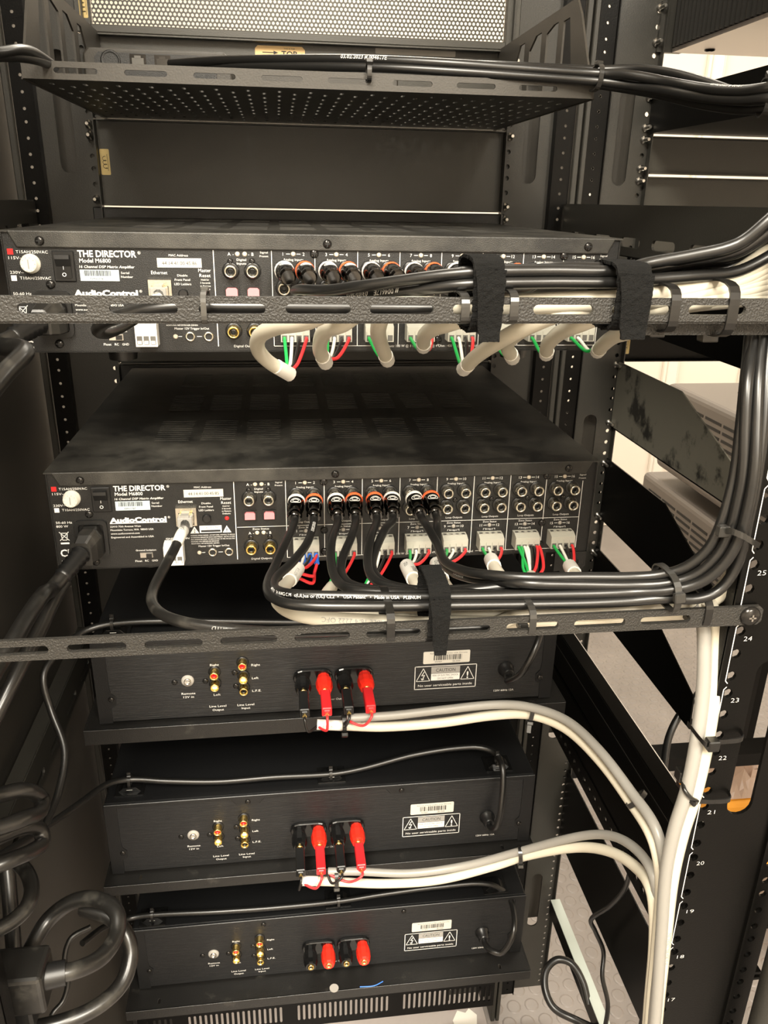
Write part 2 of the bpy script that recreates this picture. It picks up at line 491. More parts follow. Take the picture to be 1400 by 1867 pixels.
# rack base: cross strip pierced by upright vents, and the pale base plate
mb = MB(); hs = []
for g in range(-1, 4):
    for k in range(18):
        x = -0.219 + g * 0.1795 + k * 0.0088
        if -0.29 < x < 0.29: hs.append(slot(x, x + 0.0040, ZF + 0.098, ZF + 0.136, 3))
vs, fs = curve_mesh([rect(-0.30, 0.30, ZF + 0.085, ZF + 0.20)] + hs, 0.001, lambda a, b, c: (a, 0.555 + c, b))
mb.add(vs, fs); build('vented_cross_strip', mb, 'rail_black', rack)
mb = MB(); mb.box(-0.30, 0.300, 0.02, 0.688, ZF + 0.002, ZF + 0.012); bp = build('base_plate', mb, 'base_plate', rack, bevel=0.001)

# neighbouring rack on the right, its uprights mirrored
rack2 = thing('equipment_rack', (0.635, 0.3, ZF), 'neighbouring black equipment rack to the right, behind the numbered rail', 'rack')
rail(rack2, 'front_rail', 0.406, -1, 0.602, True)
rail(rack2, 'front_rail', 0.864, 1, 0.602, True)
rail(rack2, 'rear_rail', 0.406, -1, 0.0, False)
mb = MB(); mb.box(0.319, 0.325, 0.585, 0.66, ZF, 0.9); build('corner_post', mb, 'rack_black', rack2, bevel=0.001)
mb = MB(); mb.cyl((0.308, -0.020, ZF), (0.308, -0.020, -0.30), 0.011, n=20); build('round_post', mb, 'rack_black', rack2)
mb = MB(); mb.box(0.33, 0.94, 0.61, 0.65, -0.73, -0.706); build('cross_bar', mb, 'rail_black', rack2)
mb = MB(); mb.prism([(0.598, -0.842), (0.598, -0.702), (0.06, -0.702), (0.06, -0.842)], lambda a, b, d: (d, a, b), 0.402, 0.4036); build('lower_side_plate', mb, 'rail_black', rack2)
# rack screw tips that stick out of the rails
def screw_tip():
    m = MB(); m.lathe([(0.0046, 0), (0.0046, 0.0016), (0.0024, 0.0018), (0.0024, 0.0125), (0.0017, 0.0135)], 10, 0); return m.mesh('rack_screw', ['steel'])
tip = screw_tip()
def tips(par, x, zs, y=0.600):
    d = wloc(par)
    for z in zs: link('rack_screw', tip, par, Vector((x, y, z)) - d)
tips(rack2, 0.3995, (0.352, 0.318, 0.262, 0.230, 0.217, 0.1855, 0.172, -0.05, -0.128, -0.185, -0.262, -0.318, -0.39))
tips(rack, 0.2355, (0.292, 0.216, 0.140, 0.126, 0.05))
tips(rack, -0.2355, (0.216, 0.205, 0.140, 0.05))

# ------------------------------------------------------------------ lacing bars on the rear rails
def lacing_bar(zb, zt, label, lipdown):
    root = thing('lacing_bar', (0, -0.0035, zb), label, 'lacing bar', 'slotted lacing bars screwed to the rear rail')
    mb = MB(); hs = []
    zc = (zb + zt) / 2
    for k in range(11):
        c = -0.2197 + k * 0.04045 - (0.0003 if k > 5 else 0)
        hs.append(slot(c - 0.0155, c + 0.0155, zc - 0.0024, zc + 0.0024, 6))
    h = (zt - zb)
    out = [(-0.246, zb), (0.243, zb), (0.2455, zb + 0.0025), (0.2455, zt - 0.0025), (0.243, zt), (-0.246, zt)]
    vs, fs = curve_mesh([out] + hs, 0.0012, lambda a, b, c: (a, -0.0035 + c, b))
    mb.add(vs, fs)
    if lipdown:
        mb.box(-0.225, 0.225, -0.0035, 0.008, zb - 0.0012, zb + 0.0012); mb.box(0.150, 0.243, 0.0062, 0.0080, zb - 0.0085, zb)
    else: mb.box(-0.225, 0.215, -0.0035, 0.004, zb - 0.0006, zb + 0.0006)
    bar = build('bar', mb, 'bar_black', root)
    for sx in (-1, 1):
        m = MB(); m.lathe([(0.0064, 0), (0.0062, 0.0012), (0.0048, 0.0026), (0.0022, 0.0032)], 20, 0)
        m.box(-0.0022, 0.0022, -0.0034, -0.0026, -0.0005, 0.0005, 1); m.box(-0.0005, 0.0005, -0.0034, -0.0026, -0.0022, 0.0022, 1)
        link('bar_screw', m.mesh('bar_screw', ['screw_black', 'steel']), root, (sx * 0.2375, -0.0012, (zt - zb) / 2))
    return root
lacing_bar(0.0898, 0.1012, 'upper slotted black lacing bar crossing in front of the upper silver-lettered amplifier', True)
lacing_bar(-0.0890, -0.0765, 'lower slotted black lacing bar below the middle amplifier, round screw at its right end', False)

# ------------------------------------------------------------------ front panels seen from behind
def blank(z0, z1, label, m='panel_black', x0=-0.229, x1=0.229, xc=0, hole=()):
    mb = MB(); mb.box(x0 - 0.0125, x1 + 0.0125, 0.605, 0.608, z0 + 0.0006, z1 - 0.0006)
    mb.box(x0 + 0.002, x1 - 0.002, 0.592, 0.605, z0 + 0.0006, z0 + 0.0020)
    mb.box(x0 + 0.002, x1 - 0.002, 0.592, 0.605, z1 - 0.0020, z1 - 0.0006)
    return tag(build('blank_panel', mb, m), label, 'rack panel', 'blank rack panels')
b1 = blank(0.1330, 0.2220, 'plain black blank panel above the upper amplifier with gold sticker at its left edge')
b2 = blank(0.2220, 0.3030, 'black blank panel behind the vented shelf with yellow and white labels')
b3 = blank(-0.0450, 0.0430, 'black blank panel in the dark gap between the two white-lettered amplifiers')
b4 = blank(-0.2230, -0.1340, 'black blank panel in the dark gap below the lower white-lettered amplifier')
b5 = blank(-0.4030, -0.3150, 'added black panel blocking light between the first and second brushed amplifiers')  # added to keep front-aisle light out of this shelf gap
b6 = blank(-0.5800, -0.4960, 'added black panel blocking light between the second and third brushed amplifiers')  # likewise added, closes the next shelf gap against light

# pierced panel at the top
pv = thing('perforated_panel', (0, 0.605, 0.3035), 'perforated black steel panel at the very top with bright round holes', 'rack panel')
mb = MB()
PX, PZ, R = 0.0046, 0.00400, 0.00155
row = 0; z = 0.3125
while z < 0.46:
    x = -0.222 + (PX / 2 if row % 2 else 0)
    while x < 0.222:
        n = 10
        inner = [(x + R * math.cos(2 * math.pi * (i + .5) / n), 0.6062, z + R * math.sin(2 * math.pi * (i + .5) / n)) for i in range(n)]
        outer = []
        for i in range(n):
            a = 2 * math.pi * (i + .5) / n; c, s = math.cos(a), math.sin(a)
            k = min((PX / 2) / max(abs(c), 1e-6), (PZ / 2) / max(abs(s), 1e-6)); outer.append((x + k * c, 0.6062, z + k * s))
        cr = [(x + sx * PX / 2, 0.6062, z + sz * PZ / 2) for sx, sz in ((1, 1), (-1, 1), (-1, -1), (1, -1))]
        mb.add(inner + outer, [(i, (i + 1) % n, n + (i + 1) % n, n + i) for i in range(n)])
        # corner fills
        mb.add(outer + cr, [(0, 1, n), (1, 2, n)] if False else [])
        for q, (sx, sz) in enumerate(((1, 1), (-1, 1), (-1, -1), (1, -1))):
            ids = [i for i in range(n) if outer[i][0] - x == 0 or (outer[i][0] - x) * sx > 0 and (outer[i][2] - z) * sz > 0]
            best = None
            for i in range(n):
                j = (i + 1) % n
                m_ = ((outer[i][0] + outer[j][0]) / 2 - x, (outer[i][2] + outer[j][2]) / 2 - z)
                onx = abs(abs(outer[i][0] - x) - PX / 2) < 1e-7; onz = abs(abs(outer[j][2] - z) - PZ / 2) < 1e-7
                onx2 = abs(abs(outer[j][0] - x) - PX / 2) < 1e-7; onz2 = abs(abs(outer[i][2] - z) - PZ / 2) < 1e-7
                if m_[0] * sx > 0 and m_[1] * sz > 0 and ((onx and onz and not (onx2 and onz2)) or (onx2 and onz2)):
                    best = (i, j)
            if best: mb.add([outer[best[0]], cr[q], outer[best[1]]], [(0, 1, 2)])
        x += PX
    z += PZ; row += 1
build('pierced_sheet', mb, 'panel_black', pv)
mb = MB()
mb.box(-0.238, -0.2225, 0.598, 0.608, 0.3035, 0.48); mb.box(0.2225, 0.238, 0.598, 0.608, 0.3035, 0.48)
mb.box(-0.2225, 0.2225, 0.596, 0.608, 0.3035, 0.3108)
build('frame', mb, 'panel_black', pv, bevel=0.0006)

def sticker(root, name, x0, x1, z0, z1, y, m, rnd=0.0008):
    mb = MB(); mb.prism([(x0 + rnd, z0), (x1 - rnd, z0), (x1, z0 + rnd), (x1, z1 - rnd), (x1 - rnd, z1), (x0 + rnd, z1), (x0, z1 - rnd), (x0, z0 + rnd)], lambda a, b, d: (a, d, b), y - 0.0003, y, 0)
    return build(name, mb, m, root)
def scrawl(root, xc, zc, y):
    """small cursive mark of the gold maker's sticker, written upwards"""
    pts = []
    for i in range(60):
        t = i / 59
        zz = zc - 0.0072 + 0.0125 * t
        xx = xc + 0.0021 * math.sin(t * 2 * math.pi * 3.2) * (1.1 - 0.3 * t) - 0.0008 * t
        pts.append(Vector((xx, y, zz + 0.0012 * math.cos(t * 2 * math.pi * 3.2))))
    mb = MB(); mb.tube(pts, 0.00026, 5)
    mb.tube([Vector((xc + 0.0028, y, zc - 0.009)), Vector((xc + 0.0030, y, zc)), Vector((xc + 0.0024, y, zc + 0.008))], 0.0002, 5)
    build('script_mark', mb, 'print_black', root)
def gold(x0, x1, z0, z1, y, label):
    o = sticker(None, 'maker_sticker', x0, x1, z0, z1, y, 'gold_sticker')
    tag(o, label, 'sticker', 'gold maker stickers'); scrawl(o, (x0 + x1) / 2, (z0 + z1) / 2, y - 0.0004)
gold(-0.2285, -0.2185, 0.1655, 0.1920, 0.6049, 'gold sticker with dark script on the blank panel under the vented shelf')
gold(-0.2330, -0.2245, 0.3160, 0.3400, 0.5979, 'gold sticker at the top left corner of the perforated panel')
o = sticker(None, 'top_label', -0.0540, 0.0000, 0.283, 0.2990, 0.6049, 'card_yellow', 0.003)
tag(o, 'yellow card label with black arrow and the word TOP', 'label')
mb = MB(); put_text(mb, 'TOP', -0.0170, 0.2918, 0.0052, width=0.017, bold=0.02, y=0.6043)
put_text(mb, 'THIS IS THE', -0.0170, 0.2966, 0.0014, width=0.012, y=0.6043)
mb.box(-0.046, -0.034, 0.6043, 0.60435, 0.2921, 0.2929)
mb.add([(-0.034, 0.6043, 0.2943), (-0.029, 0.6043, 0.2925), (-0.034, 0.6043, 0.2907)], [(0, 1, 2)])
mb.add([(-0.0065, 0.6043, 0.2912), (-0.003, 0.6043, 0.2926), (-0.003, 0.6043, 0.2898)], [(0, 1, 2)])
build('printed_text', mb, 'print_black', o)
o = sticker(None, 'part_label', 0.0776, 0.1680, 0.2955, 0.3015, 0.6049, 'paper_grey')
tag(o, 'long pale grey part label on the blank panel behind the vented shelf', 'label')
mb = MB(); put_text(mb, 'BP2 ECONO FLANGED PANEL 2SP PN:100-92-2', 0.123, 0.2985, 0.0018, width=0.050, y=0.6043)
build('printed_text', mb, 'print_grey', o)

# ------------------------------------------------------------------ vented shelf with side brackets
vs_root = thing('vented_shelf', (0, 0.44, 0.222), 'vented cantilever shelf at the top with slotted lip and triangular side brackets', 'rack shelf')
mb = MB(); hs = []
for i in range(34):
    for j in range(9):
        x = -0.203 + i * 0.0123; y = 0.312 + j * 0.030 + (0.015 if i % 2 else 0)
        if y + 0.018 < 0.59: hs.append(slot(x - 0.0016, x + 0.0016, y, y + 0.011, 3))
vs, fs = curve_mesh([rect(-0.2159, 0.2159, 0.290, 0.600)] + hs, 0.0008, lambda a, b, c: (a, b, 0.2235 + c))
mb.add(vs, fs); build('deck', mb, 'rack_black', vs_root)
mb = MB(); hs = []
for k in range(8):
    c = -0.1786 + k * 0.0499; hs.append(slot(c - 0.0155, c + 0.0155, 0.2266, 0.2304, 5))
vs, fs = curve_mesh([rect(-0.2165, 0.2165, 0.2225, 0.2335)] + hs, 0.0010, lambda a, b, c: (a, 0.2895 + c, b)); mb.add(vs, fs)
mb.box(-0.2165, 0.2165, 0.2895, 0.297, 0.2327, 0.2345)
build('slotted_lip', mb, 'rack_brown', vs_root)
for s in (-1, 1):
    mb = MB()
    out = [(0.290, 0.222), (0.602, 0.222), (0.602, 0.3035), (0.3480, 0.3035), (0.335, 0.290)]
    hs = [[(0.345, 0.240), (0.378, 0.240), (0.378, 0.292), (0.362, 0.292)],
          [(0.392, 0.240), (0.425, 0.240), (0.425, 0.290), (0.405, 0.294), (0.392, 0.294)],
          [(0.440, 0.240), (0.478, 0.240), (0.478, 0.284), (0.458, 0.294), (0.440, 0.294)],
          [(0.495, 0.240), (0.530, 0.240), (0.530, 0.276), (0.512, 0.294), (0.495, 0.294)]]
    vs, fs = curve_mesh([out] + hs, 0.0009, lambda a, b, c: (s * 0.2168 + c, a, b)); mb.add(vs, fs)
    build('side_bracket', mb, 'rack_brown', vs_root)
mb = MB()

# equipment box on the vented shelf
eq = thing('network_box', (-0.145, 0.53, 0.2245), 'low black box with ethernet ports on the left of the vented shelf', 'network device')
mb = MB(); mb.prism([(-0.215, 0.2245), (-0.075, 0.2245), (-0.075, 0.2690), (-0.082, 0.2755), (-0.210, 0.2755), (-0.215, 0.270)], lambda a, b, d: (a, d, b), 0.500, 0.585)
build('case', mb, 'rack_brown', eq, bevel=0.002, seg=2)
mb = MB(); mb.prism([(-0.204, 0.2270), (-0.090, 0.2270), (-0.090, 0.266), (-0.097, 0.2715), (-0.200, 0.2715), (-0.204, 0.267)], lambda a, b, d: (a, d, b), 0.4985, 0.500)
build('rear_face', mb, 'chassis', eq)
m = MB(); m.lathe([(0.0095, 0), (0.0095, 0.0006), (0.0080, 0.0008), (0.004, -0.002)], 20, 0, (-0.189, 0.4985, 0.2640)); build('round_recess', m, 'chassis', eq)
for i, (x, mm) in enumerate(((-0.1635, 'terminal_dark'), (-0.1405, 'plastic_gloss'))):
    m = MB(); m.box(x - 0.0075, x + 0.0075, 0.4975, 0.4985, 0.2580, 0.2705, 0); m.box(x - 0.0055, x + 0.0055, 0.4968, 0.4985, 0.2585, 0.2672, 1)
    m.box(x - 0.003, x + 0.003, 0.4966, 0.498, 0.2667, 0.2692, 1)
    build('ethernet_port', m, ['screw_black', mm], eq)
m = MB(); m.lathe([(0.0032, 0), (0.0030, 0.001), (0.0018, 0.001), (0.0016, -0.002)], 12, 0, (-0.1150, 0.4985, 0.2610)); build('power_socket', m, 'plastic_gloss', eq)
m = MB(); put_text(m, '12V', -0.115, 0.2678, 0.0018, y=0.4983); build('printed_text', m, 'print_white', eq)
# second dark case further right on the same shelf
mb = MB(); mb.box(-0.060, 0.090, 0.505, 0.585, 0.2245, 0.2600)
tag(build('equipment_case', mb, 'rack_brown', bevel=0.0015), 'flat dark case lying behind the cables on the vented shelf', 'equipment case')

# ------------------------------------------------------------------ neighbour: bracket plates, panels, heat-sink amplifier
def bracket_plate(zt, zb, label, m, x=0.402):
    root = thing('shelf_bracket', (x, 0.45, zb), label, 'bracket', 'bracket plates in the neighbouring rack')
    mb = MB(); out = [(0.598, zb), (0.598, zt), (0.425, zt), (0.295, zt - 0.048), (0.292, zb)]
    mb.prism(out, lambda a, b, d: (d, a, b), x, x + 0.0016); build('plate', mb, m, root)
    mb = MB(); mb.box(x - 0.010, x, 0.6045, 0.606, zb, zt); build('hole_cover_ear', mb, 'rail_black', root)  # ear added behind the rail to block light through its holes
    mb = MB(); mb.box(x, x + 0.012, 0.3, 0.598, zb - 0.0004, zb + 0.0012); build('bottom_flange', mb, 'rail_black', root)
for i, (lab, m) in enumerate((('dusty smudged bracket plate right of the amplifiers, uppermost of the slanted plates', 'dusty'),
                              ('clean black bracket plate directly below the dusty smudged one', 'rail_black'),
                              ('black bracket plate right of the first brushed amplifier, studded floor showing below', 'rail_black'),
                              )):
    bracket_plate(-0.046 - 0.1315 * i, -0.1335 - 0.1315 * i, lab, m)
# bracket with straight lower edge above the dusty one, and its shelf
root = thing('shelf_bracket', (0.402, 0.45, 0.0), 'deep black bracket plate behind the upper lacing bar, above the dusty plate', 'bracket', 'bracket plates in the neighbouring rack')
mb = MB(); mb.prism([(0.598, 0.0), (0.598, 0.088), (0.28, 0.088), (0.20, 0.06), (0.20, 0.0)], lambda a, b, d: (d, a, b), 0.402, 0.4036); build('plate', mb, 'rail_black', root)
mb = MB(); mb.box(0.4036, 0.866, 0.20, 0.598, 0.0, 0.0014); build('deck', mb, 'rail_black', root)
root = thing('shelf_bracket', (0.402, 0.45, 0.222), 'black bracket plate at the upper right beside the heat-sink amplifier', 'bracket', 'bracket plates in the neighbouring rack')
mb = MB(); mb.prism([(0.598, 0.2235), (0.598, 0.2630), (0.30, 0.2630), (0.25, 0.24), (0.25, 0.2235)], lambda a, b, d: (d, a, b), 0.402, 0.4036); build('plate', mb, 'rail_black', root)
mb = MB(); mb.box(0.4036, 0.866, 0.25, 0.598, 0.2235, 0.2249); build('deck', mb, 'rail_black', root)
nb1 = blank(-0.0455, 0.0880, 'black panel of the neighbouring rack with gold sticker, behind the hanging white cables', 'rail_black', 0.406, 0.864)
nb2 = blank(0.0895, 0.1775, 'black panel of the neighbouring rack beside the rising black cables', 'panel_black', 0.406, 0.864)
nb3 = blank(0.1795, 0.2215, 'narrow black panel of the neighbouring rack below the bright gap line', 'panel_black', 0.406, 0.864)
gold(0.4052, 0.4170, -0.0370, -0.0080, 0.6049, 'gold sticker beside the hanging white speaker cables under the upper lacing bar')
# heat-sink amplifier
hs_root = thing('heat_sink_amplifier', (0.635, 0.45, 0.308), 'black finned heat-sink amplifier at the upper right with pale metal underside', 'amplifier')
mb = MB(); mb.box(0.424, 0.850, 0.30, 0.596, 0.312, 0.440); build('body', mb, 'heatsink', hs_root)
mb = MB(); mb.box(0.418, 0.856, 0.28, 0.598, 0.3080, 0.3120); build('bottom_plate', mb, 'aluminium', hs_root)
mb = MB(); mb.box(0.400, 0.430, 0.596, 0.604, 0.308, 0.44); build('rack_ear', mb, 'rack_black', hs_root)
fm = MB(); fm.box(-0.012, 0, -0.0011, 0.0011, 0.0, 0.128); fme = fm.mesh('fin', ['heatsink'])
for k in range(30):
    link('fin', fme, hs_root, Vector((0.424, 0.585 - k * 0.0095, 0.312)) - hs_root.location)
for x, y in ((0.45, 0.57), (0.50, 0.45), (0.56, 0.55)):
    m = MB(); m.lathe([(0.006, 0), (0.0055, 0.0015), (0.003, 0.0022)], 12); me = m.mesh('foot_screw', ['screw_black'])
    link('foot_screw', me, hs_root, Vector((x, y, 0.308)) - hs_root.location, (math.radians(90), 0, 0))

# grey vented cases beyond the bracket plates, on a stand in the front aisle
stand = thing('equipment_stand', (0.97, 1.1, ZF), 'dark two-deck stand beyond the racks carrying two grey vented cases', 'stand')
CX = 0.76
PA = atX(1172, 858, CX); PB = atX(1215, 697, CX)
def grey_case(zt, y1, label):
    h = 0.18
    root = thing('vented_case', (CX + 0.21, y1 - 0.2, zt - h), label, 'equipment case', 'grey vented cases')
    mb = MB(); mb.box(CX, CX + 0.43, y1 - 0.44, y1, zt - h, zt); build('case', mb, 'grey_case', root, bevel=0.012, seg=3)
    vm = shared('vent_slit', lambda: (lambda m: (m.box(-0.0008, 0.0006, -0.029, 0.029, -0.0026, 0.0026), m.mesh('vent_slit', ['deep_black']))[-1])(MB()))
    for j in range(10):
        for k in range(6):
            link('vent_slit', vm, root, Vector((CX, y1 - 0.07 - k * 0.066, zt - 0.030 - j * 0.0135)) - root.location)
    mb = MB(); mb.box(CX + 0.10, CX + 0.38, y1 - 0.30, y1 - 0.10, zt - 0.001, zt + 0.0015); build('top_mesh', mb, 'rail_black', root, bevel=0.001)
    return root
grey_case(PA.z, PA.y, 'lower grey vented case seen between the dusty and the clean bracket plates')
grey_case(PB.z, PB.y, 'upper grey vented case seen above the dusty bracket plate')
for x in (CX + 0.30, CX + 0.41):
    for y in (PA.y - 0.35, PA.y + 0.02):
        mb = MB(); mb.box(x, x + 0.02, y, y + 0.02, ZF, PA.z - 0.192 if y < PA.y else PB.z - 0.186); build('leg', mb, 'rail_black', stand)
for zt in (PA.z, PB.z):
    mb = MB(); mb.box(CX + 0.10, CX + 0.43, PB.y - 0.40 if zt == PB.z else PA.y - 0.40, PA.y + 0.04, zt - 0.186, zt - 0.1805); build('deck', mb, 'rail_black', stand)
# ================================================================== AMPLIFIERS WITH WHITE LETTERING
def cross_screw(r=0.0032, m='screw_black'):
    def f():
        mb = MB(); mb.lathe([(r, 0), (r * 0.96, r * 0.28), (r * 0.70, r * 0.52), (r * 0.3, r * 0.62)], 14, 0)
        q = r * 0.62
        mb.box(-q, q, -r * 0.66, -r * 0.5, -r * 0.13, r * 0.13, 1); mb.box(-r * 0.13, r * 0.13, -r * 0.66, -r * 0.5, -q, q, 1)
        return mb.mesh('screw', [m, 'deep_black'])
    return shared(('screw', r, m), f)
def rca_socket(barrel, core='plastic_black', r=0.0042, base=True, ln=0.008, insert=None):
    def f():
        mb = MB()
        if base: mb.lathe([(r * 1.42, 0), (r * 1.42, 0.0008), (r * 1.1, 0.0010)], 18, 1)
        mb.lathe([(r, 0), (r, ln), (r * 0.93, ln + 0.0004), (r * 0.74, ln + 0.0002), (r * 0.72, ln - 0.003)], 18, 0, caps=(False, False))
        mb.lathe([(r * 0.73, ln - 0.0022), (r * 0.40, ln - 0.0010), (r * 0.38, ln - 0.0010), (r * 0.30, ln - 0.004)], 18, 2 if insert else 1)
        return mb.mesh('rca_socket', [barrel, core] + ([insert] if insert else []))
    return shared(('rca', barrel, core, r, base, ln, insert), f)

MM = 0.001
DW, DH, DD = 0.2159, 0.0809, 0.400
ZC = [-22.4 + 30.2 * k for k in range(8)]          # zone centres, mm
def legend():
    mb = MB(); T = lambda s, u, v, h, **k: put_text(mb, s, u * MM, -v * MM, h * MM, width=(k.pop('w') * MM if 'w' in k else None), **k)
    def L(s, l, r, v, h, **k): put_text(mb, s, l * MM, -v * MM, h * MM, 'l', (r - l) * MM, **k)
    def bar(u0, u1, v0, v1, mi=0): mb.add([(u0 * MM, 0, -v0 * MM), (u1 * MM, 0, -v0 * MM), (u1 * MM, 0, -v1 * MM), (u0 * MM, 0, -v1 * MM)], [(0, 1, 2, 3)], mi)
    bar(-212.8, -209.1, 11.6, 15.3, 1); bar(-212.7, -209.1, 28.8, 32.4)
    L('T15AH/250VAC', -207.4, -186.8, 13.5, 1.9); L('115V~', -212.6, -203.7, 17.4, 1.9)
    L('230V~', -213, -204, 26.8, 1.9); L('T10AH/250VAC', -207.1, -186.8, 30.5, 1.9)
    L('THE DIRECTOR', -167.7, -129, 14.2, 4.2, bold=0.028); T('®', -127.1, 13.4, 2.0)
    L('Model M6800', -167, -146.3, 18.7, 2.7, bold=0.01); L('16 Channel DSP Matrix Amplifier', -167.4, -130.9, 22.7, 1.7, shear=0.2, bold=0.01)
    L('Serial', -140.3, -134.8, 26.6, 1.5); L('Number', -140.5, -132.5, 29.2, 1.5)
    L('50-60 Hz', -212.9, -201, 40.8, 1.9); L('800 W', -213, -204.2, 43.9, 1.9)
    L('AudioControl', -173, -130.2, 40.2, 3.9, bold=0.05); bar(-173, -130, 42.5, 43.1); T('®', -128.2, 38.8, 1.8)
    L('22410 70th Avenue West', -173.2, -150, 45.4, 1.5); L('Mountlake Terrace, WA  98043 USA', -173.2, -140.6, 48.3, 1.5)
    L('www.audiocontrol.com', -173.2, -151.5, 51.3, 1.5); L('Engineered and Assembled in USA', -173.2, -141, 54.4, 1.5)
    L('CE', -212.6, -203.6, 66.3, 6.0, bold=0.02); L('FC', -212.4, -204.2, 75.4, 5.4, bold=0.02)
    # crossed-out bin
    for a, b in (((-211.6, 48.6), (-204.6, 55.8)), ((-204.6, 48.6), (-211.6, 55.8)), ((-210.6, 49.6), (-205.4, 49.6)), ((-210.4, 49.6), (-209.6, 55.4)), ((-205.6, 49.6), (-206.4, 55.4)), ((-209.6, 55.4), (-206.4, 55.4))):
        strip2(mb, (a[0] * MM, -a[1] * MM), (b[0] * MM, -b[1] * MM), 0.0005, 0)
    bar(-211.4, -205, 57.4, 58.8)
    T('MAC Address', -101, 14.7, 1.5, w=13); T('Ethernet', -114.7, 26.2, 2.3, w=11)
    T('Disable', -99.2, 28, 1.5, w=7); T('Front Panel', -99.4, 30.9, 1.5, w=10.5); T('LED Ladders', -99.3, 33.8, 1.5, w=11.5)
    T('Master', -83.9, 24.5, 2.3, w=8.6); T('Reset', -83.8, 27.9, 2.3, w=7.6)
    for s, v, w in (('Hold for', 30.8, 5.5), ('3 Seconds', 32.9, 6.8), ('to Restore', 35, 7.2), ('Defaults', 37.1, 6.2)): T(s, -83.9, v, 1.2, w=w)
    # caution block
    bar(-105.5, -88.4, 46.9, 53.0)
    put_text(mb, 'CAUTION', -97 * MM, -48.7 * MM, 1.9 * MM, width=11 * MM, mi=2, y=-0.00006); bar2 = (-104.5, -89.4, 50.6, 52.6)
    mb.add([(u * MM, -0.00006, -v * MM) for u, v in ((-104.5, 50.6), (-89.4, 50.6), (-89.4, 52.4), (-104.5, 52.4))], [(0, 1, 2, 3)], 2)
    for u in (-109.4, -84.4):
        mb.add([((u - 3.4) * MM, 0, -53.2 * MM), ((u + 3.4) * MM, 0, -53.2 * MM), (u * MM, 0, -47.2 * MM)], [(0, 1, 2)])
    put_text(mb, '!', -84.4 * MM, -51.2 * MM, 3.0 * MM, mi=2, y=-0.00006, bold=0.03); put_text(mb, 'Z', -109.4 * MM, -51.2 * MM, 2.8 * MM, width=1.2 * MM, mi=2, y=-0.00006, bold=0.02)
    for k, s in enumerate(('WARNING: SHOCK HAZARD - DO NOT OPEN. WARNING: TO REDUCE', 'ATTENTION: RISQUE DE CHOC ELECTRIQUE - NE PAS OUVRIR', 'AVIS: RISQUE DE CHOC. TO REDUCE RISK OF FIRE OR ELECTRIC', 'ACHTUNG: VOR OEFFNEN DES GEHAEUSES', 'ACHTUNG: NETZSTECKER ZIEHEN')):
        L(s, -112.8, -78.4 if k < 3 else -91, 55 + 1.75 * k, 0.95)
    T('Master 12V Trigger In/Out', -95.2, 64.3, 1.5, w=24)
    bar(-105, -102.4, 69.7, 70.1); bar(-92, -88.6, 69.7, 70.1)
    T('GND +12V IN', -123, 57.1, 1.5, w=18); T('Ground Isolation', -148, 66.1, 1.4, w=15.5)
    T('Float', -154.3, 75.3, 1.6, w=5.2); T('RC', -148, 75.3, 1.6, w=2.8); T('GND', -141.9, 75.3, 1.6, w=4.6)
    bar(-77.6, -77.0, 11, 77)
    for v, z in ((13.5, ''), (54.5, '')):
        T('A', -66.6, v, 2.2); T('-', -63.8, v, 2.2); T('-', -53.2, v, 2.2); T('B', -50.5, v, 2.2)
    T('Digital', -58.3, 17.2, 1.5, w=6.5); T('Inputs', -58.3, 19.7, 1.5, w=6.5)
    T('Signal', -42.7, 12.2, 1.3, w=5.4); T('Present', -42.7, 14.7, 1.3, w=6)
    T('Zone Status', -58, 51, 1.5, w=13); T('Digital Outputs', -58, 76.8, 1.6, w=16.5)
    bar(-76.4, 204.5, 48.95, 49.35)
    for k in range(9):
        u = -37.5 + 30.2 * k
        if k < 8: bar(u - 0.25, u + 0.25, 11 if k else 10.9, 76.9)
        else: bar(204.6, 205.1, 17.2, 76.9)
    bar(-37.5, 40, 76.7, 77.1); bar(118, 205, 76.7, 77.1)
    L('Outputs: 100 W @ 8 Ohm : 200 W @ 4 Ohm : 400 W @ 8 Ohm Bridged', 42, 116, 77, 1.8)
    T('Signal', 204.2, 12.0, 1.3, w=5.4); T('Present', 204.2, 14.8, 1.3, w=6)
    for k, c in enumerate(ZC):
        for v in (13.1, 54.0):
            T(str(2 * k + 1), c - 7.2, v, 2.2); T(str(2 * k + 2), c + 7.2, v, 2.2)
            bar(c - 5, c - 2.2, v - .2, v + .2); bar(c + 2.2, c + 5, v - .2, v + .2)
        T('Analog Inputs', c, 16.8, 1.6, w=14); T('Loop Outputs', c, 46.2, 1.6, w=13.6)
        T('Zone Status', c, 50.9, 1.5, w=11.5)
        T('Bridged', c, 57.4, 1.3, w=6.6); bar(c - 5, c - 4.7, 57, 58.2); bar(c + 4.7, c + 5, 57, 58.2); bar(c - 5, c - 3.9, 56.8, 57.1); bar(c + 3.9, c + 5, 56.8, 57.1)
        for j, s in enumerate('-+-+'): T(s, c - 7.2 + 4.8 * j, 59.9, 1.9)
    return mb.mesh('printed_legend', ['print_white', 'print_red', 'print_black'])

